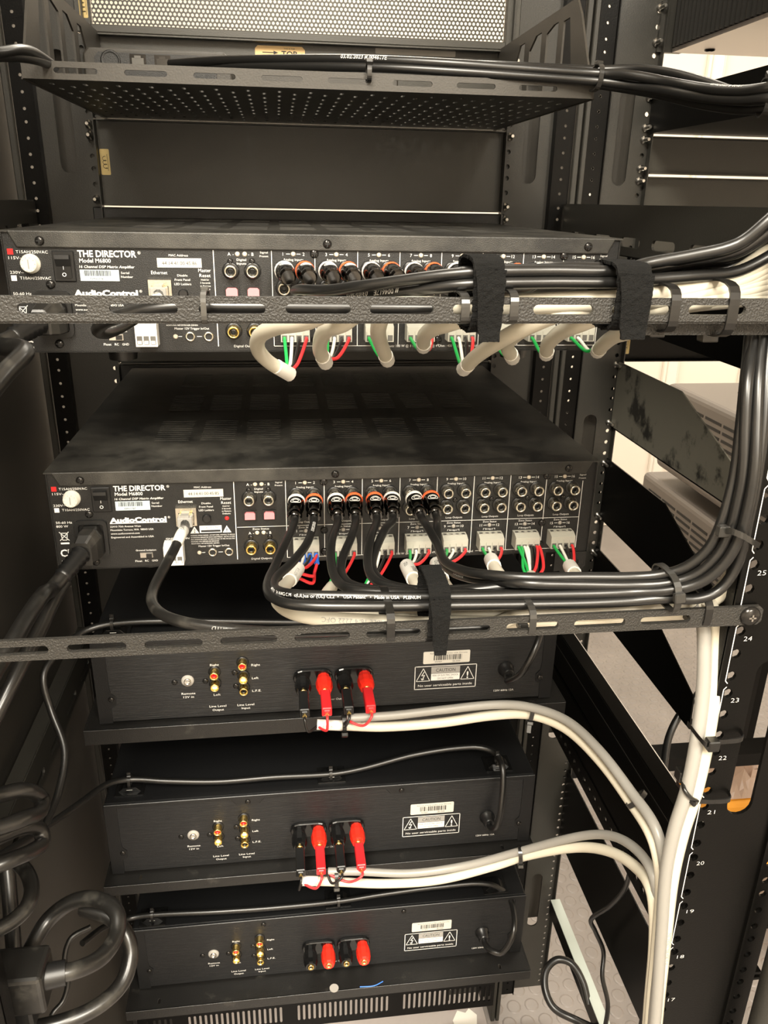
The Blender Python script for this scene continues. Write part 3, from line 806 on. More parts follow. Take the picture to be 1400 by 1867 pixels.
def director(xo, yf, zb, label, serial, mac):
    root = thing('amplifier', (xo, yf, zb), label, 'amplifier', 'amplifiers with white lettering')
    def add(name, me, u, v, d=0.0, par=None, rot=(0, 0, 0)):
        return link(name, me, par or root, (u * MM, -d * MM, DH - v * MM), rot)
    def chassis():
        mb = MB(); t = 0.0012
        mb.box(-DW, -DW + t, -0.0012, DD, 0, DH); mb.box(DW - t, DW, -0.0012, DD, 0, DH)
        mb.box(-DW, DW, 0.0, DD, 0, t); mb.box(-DW, DW, DD - 0.003, DD, 0, DH)
        return mb.mesh('chassis', ['chassis'], 0.0004)
    link('chassis', shared('d_chassis', chassis), root)
    def panel():
        mb = MB(); mb.box(-DW + 0.0012, DW - 0.0012, 0, 0.0015, 0.0, DH - 0.0012); return mb.mesh('rear_panel', ['chassis'])
    rp = link('rear_panel', shared('d_panel', panel), root)
    pl = link('printed_legend', shared('d_legend', legend), rp, (0, -0.00015, DH))
    def cover():
        mb = MB(); hs = []
        for c in range(8):
            for r_ in range(3):
                for k in range(11):
                    x = -0.148 + c * 0.0388; y = 0.078 + r_ * 0.105 + k * 0.0062
                    hs.append(slot(x, x + 0.0305, y, y + 0.0022, 2))
        vs, fs = curve_mesh([rect(-DW - 0.0006, DW + 0.0006, -0.0018, DD)] + hs, 0.0006, lambda a, b, c: (a, b, DH + c - 0.0004)); mb.add(vs, fs)
        return mb.mesh('top_cover', ['cover'])
    link('top_cover', shared('d_cover', cover), root)
    def lip():
        mb = MB(); z0 = DH - 0.0106
        n = 5; prof = [(-0.0016, z0), (-0.0018, DH - 0.0012)] + [(-0.0018 + 0.0014 * math.sin(i / n * 1.5708), DH - 0.0012 + 0.0014 * (1 - math.cos(i / n * 1.5708)) + 0.0) for i in range(1, n)] + [(0.0, DH + 0.0003), (0.0, z0)]
        mb.prism([(-0.2115, DH + 0.0002), (0.2115, DH + 0.0002), (0.2060, z0), (-0.2060, z0)], lambda a, b, d: (a, d, b), -0.0020, -0.0002)
        return mb.mesh('cover_lip', ['cover'], 0.0008, 2)
    link('cover_lip', shared('d_lip', lip), root)
    sc = cross_screw(0.0031)
    for u, v, d in ((-190.6, 6.2, 2), (1.4, 5.9, 2), (190.8, 5.6, 2), (-187.6, 34.5, 0), (-186.8, 74.8, 0), (-7.7, 12.6, 0), (-7.7, 53.9, 0), (-7.6, 72.6, 0), (174, 12.3, 0), (173.4, 53.4, 0), (173.4, 72.5, 0), (82.8, 72.6, 0)):
        add('screw', sc, u, v, d)
    scs = cross_screw(0.0021)
    for u, v in ((-66, 18.4), (-51, 18.2), (-66, 58.3), (-51, 58.2)): add('screw', scs, u, v)
    for c in ZC[4:]: add('screw', scs, c + 0.2, 31.0)
    def fp():
        mb = MB(); mb.box(-0.238, 0.238, DD + 0.004, DD + 0.010, 0.0030 if zb > 0 else -0.0036, 0.0915 if zb > 0 else 0.0840); return mb.mesh('front_panel', ['chassis'], 0.001)
    link('front_panel', fp(), root)
    # power switch
    def sw():
        mb = MB(); mb.box(-0.0071, 0.0071, -0.0016, 0, -0.010, 0.010); return mb.mesh('switch_frame', ['plastic_black'], 0.0006)
    s = add('power_switch', shared('d_sw', sw), -177.1, 22.6)
    def rk():
        mb = MB(); mb.prism([(-0.0005, 0.0076), (-0.0042, 0.0076), (-0.0046, 0.0050), (-0.0018, 0), (-0.0012, -0.0076), (-0.0005, -0.0076)], lambda a, b, d: (d, a - 0.0012, b), -0.0047, 0.0047)
        put_text(mb, 'I', 0, -0.0008, 0.0022, mi=1, y=-0.0036); put_text(mb, 'O', 0, -0.0052, 0.0026, mi=1, y=-0.0031, bold=0.01)
        return mb.mesh('rocker', ['plastic_black', 'print_white'])
    link('rocker', shared('d_rk', rk), s)
    # fuse / voltage selector
    def fuse():
        mb = MB(); mb.lathe([(0.0064, 0), (0.0064, 0.002), (0.0058, 0.0022), (0.0056, 0.0060), (0.0050, 0.0066)], 22, 0)
        mb.box(-0.00035, 0.00035, -0.0068, -0.0064, -0.003, 0.003, 1)
        for a in range(10):
            t = a * 0.628; mb.cyl((0.0042 * math.cos(t), -0.0064, 0.0042 * math.sin(t)), (0.0042 * math.cos(t), -0.0068, 0.0042 * math.sin(t)), 0.0003, n=6, mi=1)
        return mb.mesh('fuse_holder', ['fuse_cap', 'print_grey'])
    add('fuse_holder', shared('d_fuse', fuse), -198.6, 21.0)
    # mains inlet
    def inlet():
        mb = MB()
        def rr_(hw, hh, r, n=4):
            out = []
            for cx, cz, a0 in ((hw - r, hh - r, 0), (-hw + r, hh - r, 1), (-hw + r, -hh + r, 2), (hw - r, -hh + r, 3)):
                for i in range(n + 1):
                    a = (a0 + i / n) * math.pi / 2; out.append((cx + r * math.cos(a), cz + r * math.sin(a)))
            return out
        vs, fs = curve_mesh([rr_(0.0120, 0.0155, 0.004), rr_(0.0092, 0.0122, 0.002)], 0.0015, lambda a, b, c: (a, -0.0015 + c, b)); mb.add(vs, fs)
        mb.box(-0.0092, 0.0092, -0.0004, 0.0, -0.0122, 0.0122)
        return mb.mesh('mains_inlet', ['plastic_black'])
    add('mains_inlet', shared('d_inlet', inlet), -187.2, 54.4)
    # ethernet jack
    def jack():
        mb = MB(); mb.box(-0.0078, 0.0078, -0.0022, 0, -0.0075, 0.0075, 0); mb.box(-0.0058, 0.0058, -0.0024, 0, -0.0066, 0.0035, 1)
        return mb.mesh('ethernet_jack', ['nickel', 'deep_black'])
    add('ethernet_jack', shared('d_jack', jack), -114.8, 38.5)
    def btn():
        mb = MB(); mb.lathe([(0.0034, 0), (0.0033, 0.0022), (0.0027, 0.0028)], 16, 0); return mb.mesh('push_button', ['plastic_black'])
    add('push_button', shared('d_btn', btn), -99.3, 40.3)
    def led(m):
        def f():
            mb = MB(); mb.lathe([(0.0017, 0), (0.0016, 0.0004), (0.0010, 0.0009)], 12, 0); return mb.mesh('indicator_light', [m])
        return shared(('led', m), f)
    for u, v in ((-60.9, 13.5), (-55.9, 13.5), (-60.9, 54.4), (-55.8, 54.4), (-107, 70)): add('indicator_light', led('led_off'), u, v)
    add('indicator_light', led('print_red'), -83.9, 41.2)
    for c in ZC: add('indicator_light', led('led_off'), c, 13.1); add('indicator_light', led('led_grey'), c, 54.0)
    tj = shared('d_trig', lambda: (lambda mb: (mb.lathe([(0.0036, 0), (0.0034, 0.0010), (0.0024, 0.0012), (0.0022, 0.0002)], 16, 0, caps=(False, False)), mb.lathe([(0.0024, 0.0003), (0.0001, 0.0002)], 12, 1), mb.mesh('trigger_jack', ['copper' if False else 'nickel', 'deep_black']))[-1])(MB()))
    for u in (-96.7, -83.8): add('trigger_jack', tj, u, 70)
    def sl():
        mb = MB(); mb.box(-0.0048, 0.0048, -0.0008, 0, -0.0021, 0.0021, 0); mb.box(0.0, 0.0042, -0.0026, 0, -0.0016, 0.0016, 1); return mb.mesh('slide_switch', ['steel', 'plastic_black'])
    add('slide_switch', shared('d_sl', sl), -147.8, 70.3)
    # sockets
    ni = rca_socket('nickel'); go = rca_socket('gold')
    for u in (-65.9, -50.9): add('rca_socket', ni, u, 24.6); add('rca_socket', go, u, 66)
    for c in ZC:
        for du in (-7.1, 7.1):
            add('rca_socket', ni, c + du, 22.9); add('rca_socket', ni, c + du, 36.2)
    def tos():
        mb = MB(); mb.box(-0.0052, 0.0052, -0.0012, 0, -0.0040, 0.0040, 0)
        mb.prism([(-0.0040, -0.0028), (0.0040, -0.0028), (0.0040, 0.0018), (0.0028, 0.0030), (-0.0028, 0.0030), (-0.0040, 0.0018)], lambda a, b, d: (a, d, b), -0.0034, -0.001, 1)
        return mb.mesh('optical_port', ['plastic_black', 'pink'])
    for u in (-65.8, -50.8): add('optical_port', shared('d_tos', tos), u, 39)
    # output terminal blocks
    def tb():
        mb = MB(); d = 0.0120; w = 0.0102
        mb.prism([(0, 0.0062), (-d * 0.55, 0.0062), (-d, 0.0040), (-d, -0.0005), (-d, -0.0066), (0, -0.0066)], lambda a, b, dd: (dd, a, b), -w, w, 0)
        for j in range(4):
            c = -0.0076 + 0.00508 * j
            mb.box(c - 0.0018, c + 0.0018, -d - 0.00015, -d + 0.001, -0.0060, -0.0018, 1)
            mb.cyl((c, -d * 0.35, 0.0060), (c, -d * 0.35, 0.00635), 0.0016, n=10, mi=2)
            mb.box(c - 0.0023, c - 0.0019, -d - 0.0006, -d + 0.001, -0.0064, 0.0010, 0)
        return mb.mesh('terminal_block', ['terminal_grey', 'terminal_dark', 'steel'])
    for c in ZC: add('terminal_block', shared('d_tb', tb), c, 65.6)
    def tb2():
        mb = MB(); d = 0.0110; w = 0.0074
        mb.prism([(0, 0.0085), (-d * 0.5, 0.0085), (-d, 0.0066), (-d, -0.0085), (0, -0.0085)], lambda a, b, dd: (dd, a, b), -w, w, 0)
        for j in range(3):
            c = -0.0046 + 0.0046 * j
            mb.box(c - 0.0018, c + 0.0018, -d - 0.0002, -d + 0.001, -0.0068, -0.0012, 1); mb.box(c - 0.0014, c + 0.0014, -d - 0.0008, -d, -0.0066, -0.0044, 0)
        return mb.mesh('trigger_terminal', ['label_white', 'terminal_dark'])
    add('trigger_terminal', shared('d_tb2', tb2), -125.6, 66.8)
    # feet
    for u in (-150, 150):
        m = shared('d_foot', lambda: (lambda mb: (mb.cyl((0, 0, 0), (0, 0, -0.010), 0.011, 0.010, 18), mb.mesh('foot', ['plastic_black']))[-1])(MB()))
        link('foot', m, root, (u * MM, 0.03, 0))
    # stickers
    st = MB(); st.box(-0.0129, 0.0129, -0.0003, 0, -0.0037, 0.0037, 0)
    rnd = random.Random(serial); x = -0.0105
    while x < 0.0075:
        w = rnd.choice((0.0002, 0.0004, 0.0006)); st.add([(x, -0.00036, -0.0004), (x + w, -0.00036, -0.0004), (x + w, -0.00036, 0.0032), (x, -0.00036, 0.0032)], [(0, 1, 2, 3)], 1); x += w + rnd.choice((0.0003, 0.0005))
    put_text(st, serial, -0.002, -0.0023, 0.0015, mi=1, y=-0.00036)
    link('serial_sticker', st.mesh('serial_sticker', ['sticker_blue_white', 'print_black']), root, (-0.15455, 0, DH - 0.0284))
    st = MB(); st.box(-0.0150, 0.0150, -0.0003, 0, -0.0031, 0.0031, 0); put_text(st, mac, 0, -0.0002, 0.0024, width=0.0235, mi=1, y=-0.00036)
    link('address_sticker', st.mesh('address_sticker', ['sticker_white', 'print_black']), root, (-0.1006, 0, DH - 0.0197))
    return root
D1 = director(-0.0028, 0.1936, 0.0405, 'upper amplifier lettered THE DIRECTOR, crossed by the lacing bar, label ending 45:86', 'DM11778', '44:14:41:00:45:86')
D2 = director(0.0023, 0.1981, -0.1304, 'lower amplifier lettered THE DIRECTOR, fully visible panel, label ending 45:85', 'DM11787', '44:14:41:00:45:85')
# rear support bracket with a hole at the lower right corner of the lower one
mb = MB()
vs, fs = curve_mesh([[(0.190, -0.148), (0.2135, -0.148), (0.2175, -0.144), (0.2175, -0.1306), (0.190, -0.1306)], circ(0.208, -0.140, 0.0034, 14)], 0.0008, lambda a, b, c: (a, 0.1985 + c, b)); mb.add(vs, fs)
mb.box(0.19, 0.2175, 0.1985, 0.34, -0.1316, -0.1306)
tag(build('support_bracket', mb, 'chassis'), 'small black support bracket with round hole under the lower amplifier right corner', 'bracket')

# ================================================================== BRUSHED POWER AMPLIFIERS
AW, AH, AD = 0.2157, 0.0862, 0.345
def amp_legend():
    mb = MB()
    def T(s, u, v, h, w=None, mi=0, y=0.0, **k): put_text(mb, s, u * MM, -v * MM, h * MM, width=None if w is None else w * MM, mi=mi, y=y, **k)
    def bar(u0, u1, v0, v1, mi=0, y=0.0): mb.add([(u0 * MM, y, -v0 * MM), (u1 * MM, y, -v0 * MM), (u1 * MM, y, -v1 * MM), (u0 * MM, y, -v1 * MM)], [(0, 1, 2, 3)], mi)
    T('Right', -108.2, 29, 2.4, 8); T('Left', -107.6, 61.2, 2.2, 6.2); T('Line Level', -107.6, 73.8, 2.3, 15.5); T('Output', -107.5, 77.9, 2.3, 10.5)
    return mb.mesh('printed_legend', ['print_white'])
def amp_legend_in():
    mb = MB()
    def T(s, u, v, h, w=None, mi=0, y=0.0, **k): put_text(mb, s, u * MM, -v * MM, h * MM, width=None if w is None else w * MM, mi=mi, y=y, **k)
    T('Right', -70.9, 31.2, 2.3, 8); T('Left', -71.9, 45.3, 2.3, 6); T('L.F.E.', -71, 59.2, 2.3, 8.5)
    T('Line Level', -81.8, 74, 2.3, 15.5); T('Input', -81.8, 77.7, 2.3, 8)
    return mb.mesh('printed_legend', ['print_white', 'print_grey', 'print_black'])
def small_print(s, u, v, w):
    mb = MB(); put_text(mb, s, u * MM, -v * MM, 2.2 * MM, width=w * MM); return mb.mesh('printed_text', ['print_white'])
def caution_print():
    mb = MB()
    def T(s, u, v, h, w=None, mi=0, y=0.0, **k): put_text(mb, s, u * MM, -v * MM, h * MM, width=None if w is None else w * MM, mi=mi, y=y, **k)
    def bar(u0, u1, v0, v1, mi=0, y=0.0): mb.add([(u0 * MM, y, -v0 * MM), (u1 * MM, y, -v0 * MM), (u1 * MM, y, -v1 * MM), (u0 * MM, y, -v1 * MM)], [(0, 1, 2, 3)], mi)
    for a in ((78.4, 138.9, 42.6, 43.3), (78.4, 138.9, 67.8, 68.5), (78.4, 79.1, 42.6, 68.5), (138.2, 138.9, 42.6, 68.5)): bar(*a)
    bar(94.5, 122.5, 44, 51.0, 1); T('CAUTION', 108.5, 47.6, 3.6, 19, mi=2, y=-0.00006)
    bar(94.5, 122.5, 51.4, 59.0); T('RISK OF ELECTRIC SHOCK', 108.5, 53.4, 1.9, 25, mi=2, y=-0.00006); T('DO NOT OPEN', 108.5, 56.9, 1.9, 15, mi=2, y=-0.00006)
    T('No user serviceable parts inside', 108.6, 64.2, 2.6, 53)
    for u in (86.8, 130.2):
        pts = [(u - 6.6, 59.2), (u + 6.6, 59.2), (u, 45.2)]
        for i in range(3):
            p, q = pts[i], pts[(i + 1) % 3]; strip2(mb, (p[0] * MM, -p[1] * MM), (q[0] * MM, -q[1] * MM), 0.0006, 0)
    T('!', 130.2, 54.4, 7.4, bold=0.02)
    for p, q in (((87.8, 48.8), (85.2, 53.2)), ((85.2, 53.2), (88.2, 52.6)), ((88.2, 52.6), (85.8, 58.0)), ((85.8, 58), (85.0, 56.0)), ((85.8, 58), (87.6, 56.8))):
        strip2(mb, (p[0] * MM, -p[1] * MM), (q[0] * MM, -q[1] * MM), 0.0007, 0)
    return mb.mesh('caution_print', ['print_white', 'print_grey', 'print_black'])
def post_mesh(m, cable):
    """binding post: hex-ish collar and barrel with a gold bore"""
    def f():
        mb = MB(); mb.lathe([(0.0060, 0), (0.0060, 0.004), (0.0072, 0.0050), (0.0078, 0.0085), (0.0076, 0.016), (0.0066, 0.0205), (0.0058, 0.022)], 10, 0, smooth=False)
        mb.lathe([(0.0034, 0.0219), (0.0034, 0.0232), (0.0022, 0.0232), (0.0018, 0.020)], 12, 1)
        return mb.mesh('binding_post', [m, 'gold'])
    return shared(('post', m), f)
def brushed_amp(xo, yf, zb, label, snum):
    root = thing('power_amplifier', (xo, yf, zb), label, 'amplifier', 'brushed black power amplifiers')
    def body():
        mb = MB(); mb.box(-AW, AW, 0.0012, AD, 0.0, AH); return mb.mesh('body', ['amp_body'], 0.0016, 2)
    link('body', shared('a_body', body), root)
    def panel():
        mb = MB(); mb.box(-AW + 0.0115, AW - 0.0115, -0.0002, 0.0015, 0.002, AH - 0.0016); return mb.mesh('rear_panel', ['amp_panel'])
    rp = link('rear_panel', shared('a_panel', panel), root)
    link('printed_legend', shared('a_legend', amp_legend), rp, (0, -0.0004, AH))
    link('printed_legend', shared('a_legin', amp_legend_in), rp, (0, -0.0004, AH))
    link('printed_text', shared('a_re', lambda: small_print('Remote', -133.5, 58.2, 12.5)), rp, (0, -0.0004, AH))
    link('printed_text', shared('a_12', lambda: small_print('12V in', -133.6, 62.0, 9.5)), rp, (0, -0.0004, AH))
    link('printed_text', shared('a_po', lambda: small_print('Power Out', 1.0, 73.4, 15)), rp, (0, -0.0004, AH))
    link('printed_text', shared('a_mv', lambda: small_print('120V 60Hz 12A', 167.5, 74.5, 20)), rp, (0, -0.0004, AH))
    link('caution_print', shared('a_caution', caution_print), rp, (0, -0.0004, AH))
    def fp():
        mb = MB(); mb.box(-0.238, 0.238, AD, AD + 0.006, -0.0025, AH + 0.003); return mb.mesh('front_panel', ['amp_body'], 0.001)  # front plate added, wider than the body, to close off light
    link('front_panel', shared('a_fp', fp), root)
    def flange(s):
        def f():
            mb = MB(); pts = [(0.2155, 0.0005), (0.2035, 0.0005), (0.2035, 0.0175), (0.1990, 0.0205), (0.1985, 0.0285), (0.2025, 0.0330), (0.2035, 0.040), (0.2035, AH - 0.0016), (0.2155, AH - 0.0016)]
            mb.prism([(s * a, b) for a, b in pts], lambda a, b, d: (a, d, b), -0.0012, 0.0005); return mb.mesh('side_flange', ['amp_body'])
        return shared(('a_fl', s), f)
    for s in (-1, 1): link('side_flange', flange(s), root)
    def toplip():
        mb = MB(); pts = [(-0.2155, AH + 0.0003), (-0.2155, AH - 0.0042)]
        for c in (-0.0778, 0.0761): pts += [(c - 0.016, AH - 0.0042), (c - 0.011, AH - 0.0105), (c + 0.011, AH - 0.0105), (c + 0.016, AH - 0.0042)]
        pts += [(0.2155, AH - 0.0042), (0.2155, AH + 0.0003)]
        mb.prism(pts, lambda a, b, d: (a, d, b), -0.0013, 0.0008); return mb.mesh('top_lip', ['amp_body'], 0.0005)
    link('top_lip', shared('a_tl', toplip), root)
    sc = cross_screw(0.0028)
    def add(name, me, u, v, d=0.2, par=None): return link(name, me, par or root, (u * MM, -d * MM, AH - v * MM))
    for u, v, d in ((-77.8, 6.9, 1.3), (76.1, 6.6, 1.3), (-202.7, 59.4, 1.2), (202.9, 61.5, 1.2), (-145.1, 45.3, .2), (-117.3, 45.6, .2), (-90.4, 38.3, .2), (-89.9, 52.9, .2)):
        add('screw', sc, u, v, d)
    def rem():
        mb = MB(); mb.lathe([(0.0058, 0), (0.0056, 0.0014), (0.0034, 0.0018)], 20, 0); mb.lathe([(0.0033, 0.0016), (0.0031, 0.0034), (0.0020, 0.0034), (0.0017, 0.001)], 16, 1); return mb.mesh('remote_jack', ['paper_grey', 'steel'])
    add('remote_jack', shared('a_rem', rem), -133.2, 44.2)
    k = 7.8
    gs = lambda ins: rca_socket('gold', 'plastic_black', 0.0040, True, 0.0085, ins)
    for u, v, ins in ((-108.5, 36.2, 'plug_red'), (-108.6, 48.6, 'ring_white'), (-82.7, 27.6, 'plug_red'), (-82.5, 42, 'ring_white'), (-82.7, 54.6, 'plastic_black')):
        add('rca_socket', gs(ins), u, v)
    # binding posts in pairs on an oval base
    def obase():
        mb = MB(); mb.prism([(x, z) for x, z in slot(-0.0185, 0.0185, -0.0085, 0.0085, 6)], lambda a, b, d: (a, d, b), -0.0045, 0.0); return mb.mesh('post_base', ['plastic_gloss'], 0.0008)
    for u in (-18.5, 20.0):
        b = add('post_base', shared('a_ob', obase), u, 46.4)
        for du, m in ((-9.6, 'plastic_gloss'), (9.8, 'plastic_red')):
            link('binding_post', post_mesh(m, False), b, (du * MM, -0.0045, 0))
    # cord grommet
    def grom():
        mb = MB(); mb.lathe([(0.0080, 0), (0.0080, 0.002), (0.0062, 0.003), (0.0060, 0.010), (0.0048, 0.0115)], 16, 0); return mb.mesh('cord_grommet', ['plastic_black'])
    add('cord_grommet', shared('a_gr', grom), 167.8, 50.0)
    # serial sticker
    st = MB(); st.prism([(-0.0218, -0.0066), (0.0218, -0.0066), (0.0226, -0.0058), (0.0226, 0.0058), (0.0218, 0.0066), (-0.0218, 0.0066), (-0.0226, 0.0058), (-0.0226, -0.0058)], lambda a, b, d: (a, d, b), -0.0003, 0, 0)
    rnd = random.Random(snum); x = -0.0125
    while x < 0.0145:
        w = rnd.choice((0.0003, 0.0006, 0.0010)); st.add([(x, -0.00036, -0.0030), (x + w, -0.00036, -0.0030), (x + w, -0.00036, 0.0028), (x, -0.00036, 0.0028)], [(0, 1, 2, 3)], 1); x += w + rnd.choice((0.0004, 0.0008))
    put_text(st, 'Removal of serial number voids Warranty', 0.002, 0.0045, 0.0013, width=0.036, mi=1, y=-0.00036)
    put_text(st, snum, -0.008, -0.0047, 0.0016, mi=1, y=-0.00036); put_text(st, 'SB-2500', 0.0095, -0.0047, 0.0016, mi=1, y=-0.00036)
    add('serial_sticker', st.mesh('serial_sticker', ['sticker_white', 'print_black']), 108.8, 33.4, 0.3)
    return root
A3 = brushed_amp(0.0038, 0.2485, -0.3120, 'topmost brushed black amplifier, directly under the lower lacing bar', '032459')
A4 = brushed_amp(-0.0032, 0.2472, -0.4914, 'middle brushed black amplifier with red and black plugs, second of three', '031469')
A5 = brushed_amp(0.0055, 0.2580, -0.6686, 'lowest brushed black amplifier with empty red and black binding posts', '031473')

# shelves under them
def amp_shelf(z, yl, x0, x1, lip, label):
    root = thing('rack_shelf', ((x0 + x1) / 2, 0.4, z), label, 'rack shelf', 'shelves under the brushed amplifiers')
    hs = []
    if z < -0.4:
        for x in (x0 + 0.034, x1 - 0.034): hs.append(slot(x - 0.0016, x + 0.0016, yl + 0.006, yl + 0.0125, 4))
    mb = MB(); vs, fs = curve_mesh([rect(x0, x1, yl, 0.600)] + hs, 0.0006, lambda a, b, c: (a, b, z - 0.0006 + c)); mb.add(vs, fs); build('deck', mb, 'shelf_black', root)
    mb = MB(); mb.box(x0, x1, yl - 0.0004, yl + 0.0010, z - lip, z); build('rear_lip', mb, 'shelf_black', root, bevel=0.0003)
    for x in (x0, x1 - 0.0012):
        mb = MB(); mb.box(x, x + 0.0012, yl, 0.6, z - lip, z + 0.0003); build('side_lip', mb, 'shelf_black', root)
    return root
amp_shelf(-0.3125, 0.2395, -0.2250, 0.2330, 0.016, 'black shelf carrying the topmost brushed amplifier')
amp_shelf(-0.4919, 0.2312, -0.2245, 0.2160, 0.012, 'black shelf carrying the middle brushed amplifier')
amp_shelf(-0.6692, 0.2318, -0.2210, 0.2265, 0.013, 'black shelf carrying the lowest brushed amplifier, blue scrap on it')
# ================================================================== CABLES
FACE = Vector((0.02, -0.93, 0.36)).normalized()
def cum(sp):
    c = [0.0]
    for i in range(1, len(sp)): c.append(c[-1] + (sp[i] - sp[i - 1]).length)
    return c
def wrap_text(mb, sp, r, s0, text, h, flip=False, face=FACE, squash=1.0, lift=0.0):
    """lettering laid round a cord, starting s0 metres along it"""
    c = cum(sp); vs, fs = text_geo(text, 0.0); k = h / 0.70
    x0 = min(a for a, b in vs); x1 = max(a for a, b in vs); out = []
    for a, b in vs:
        a = (a - x0); b = b - 0.35
        if flip: a = (x1 - x0) - a; b = -b
        s = s0 + a * k * squash; t = b * k / r + lift
        i = 0
        while i < len(c) - 2 and c[i + 1] < s: i += 1
        f = (s - c[i]) / max(c[i + 1] - c[i], 1e-9)
        p = sp[i].lerp(sp[i + 1], f); T = (sp[i + 1] - sp[i]).normalized()
        N = (face - T * face.dot(T)).normalized(); B = N.cross(T)
        if B.z < 0: B = -B
        out.append(p + (N * math.cos(t) + B * math.sin(t)) * (r + 0.00012))
    mb.add(out, fs)
def s_at(sp, px, py):
    """length along the cord of the point whose direction from the viewpoint is nearest to that pixel"""
    d = ray(px, py).normalized(); c = cum(sp)
    return c[max(range(len(sp)), key=lambda i: (sp[i] - CAM).normalized().dot(d))]
def cord(name, pts, r, m, label=None, cat='cable', group=None, parent=None, texts=(), n=10, step=0.004):
    sp = smooth_path(pts, step)
    mb = MB(); mb.tube(sp, r, n)
    o = build(name, mb, m, parent)
    if label: tag(o, label, cat, group)
    for (px, py, s, h, flip, tm) in texts:
        tb = MB(); wrap_text(tb, sp, r, s_at(sp, px, py), s, h, flip); build('printed_text', tb, tm, o)
    return o, sp

def rca_plug(root, base, d, ring, logo=True):
    d = Vector(d).normalized(); a, b = frame(d)
    def seg(prof, m, name, n=18):
        mb = MB(); mb.loft([[base + d * t + (a * math.cos(2 * math.pi * i / n) + b * math.sin(2 * math.pi * i / n)) * r for i in range(n)] for r, t in prof], 0, True)
        return build(name, mb, m, root)
    p = seg([(0.0052, 0.0015), (0.0063, 0.004), (0.0065, 0.006), (0.0064, 0.017), (0.0055, 0.020)], 'black_chrome', 'plug')
    seg([(0.0066, 0.0040), (0.0069, 0.0046), (0.0069, 0.0064), (0.0066, 0.0070)], ring, 'colour_ring')
    seg([(0.0050, 0.0195), (0.0057, 0.0205), (0.0057, 0.0255), (0.0045, 0.0270)], 'black_chrome', 'end_collar')
    if logo:
        c = base + d * 0.0125 + (UPV - d * UPV.dot(d)).normalized() * 0.0
        up = (Vector((0, -0.25, 1)) - d * Vector((0, -0.25, 1)).dot(d)).normalized(); sd = d.cross(up).normalized()
        mb = MB()
        for rr_ in (0.0030, 0.0017):
            ring_pts = []
            for i in range(21):
                t = 2 * math.pi * i / 20; ang = rr_ * math.cos(t) * 1.35 / 0.0065; ln = rr_ * 0.85 * math.sin(t)
                ring_pts.append(c + d * ln + (up * math.cos(ang) + sd * math.sin(ang)) * 0.00655)
            mb.tube(ring_pts, 0.00022, 4)
        build('plug_emblem', mb, 'print_white', p)
    return base + d * 0.0265
def socket_pos(D, u, v): return Vector(D.location) + Vector((u * MM, -0.006, DH - v * MM))

NUMS = ['1-2', '3-4', '5-6', '7-8', '9-10', '11-12', '13-14', '15-16']
ORD = ['first', 'second', 'third', 'fourth', 'fifth', 'sixth', 'seventh', 'eighth', 'ninth', 'tenth', 'eleventh', 'twelfth', 'thirteenth', 'fourteenth', 'fifteenth', 'sixteenth']
# ---- lower amplifier: eight cords
A_ = [(960, 1053, .016), (1060, 1052, .012), (1150, 1052, .008), (1205, 1048, .003), (1250, 1034, -.002), (1288, 1004, -.006), (1310, 965, -.008), (1327, 915, -.008), (1340, 860, -.006), (1350, 780, -.004), (1358, 700, .002), (1364, 640, .012), (1368, 600, .018), (1372, 560, .020)]
B_ = [(960, 1064, .012), (1060, 1066, .008), (1150, 1067, .004), (1215, 1064, -.002), (1268, 1048, -.007), (1310, 1010, -.011), (1332, 965, -.013), (1346, 910, -.014), (1355, 860, -.014), (1358, 780, -.010), (1362, 700, -.003), (1372, 630, .012), (1378, 590, .018), (1382, 550, .020)]
C_ = [(960, 1085, .010), (1060, 1083, .006), (1150, 1080, .002), (1215, 1077, -.006), (1275, 1063, -.012), (1320, 1028, -.016), (1348, 980, -.018), (1366, 915, -.019), (1376, 850, -.018), (1379, 780, -.012), (1382, 700, -.003), (1388, 630, .010), (1392, 590, .016), (1396, 550, .018)]
D_ = [(960, 1102, .007), (1060, 1100, .004), (1150, 1096, .000), (1215, 1091, -.005), (1268, 1092, -.006), (1308, 1078, -.006), (1335, 1046, -.006), (1352, 1005, -.007), (1364, 950, -.008), (1378, 880, -.008), (1390, 790, -.004), (1396, 700, .004), (1400, 630, .014), (1404, 590, .018)]
def sh(L, dx, dy, dY): return [(x + dx, y + dy, Y + dY) for x, y, Y in L]
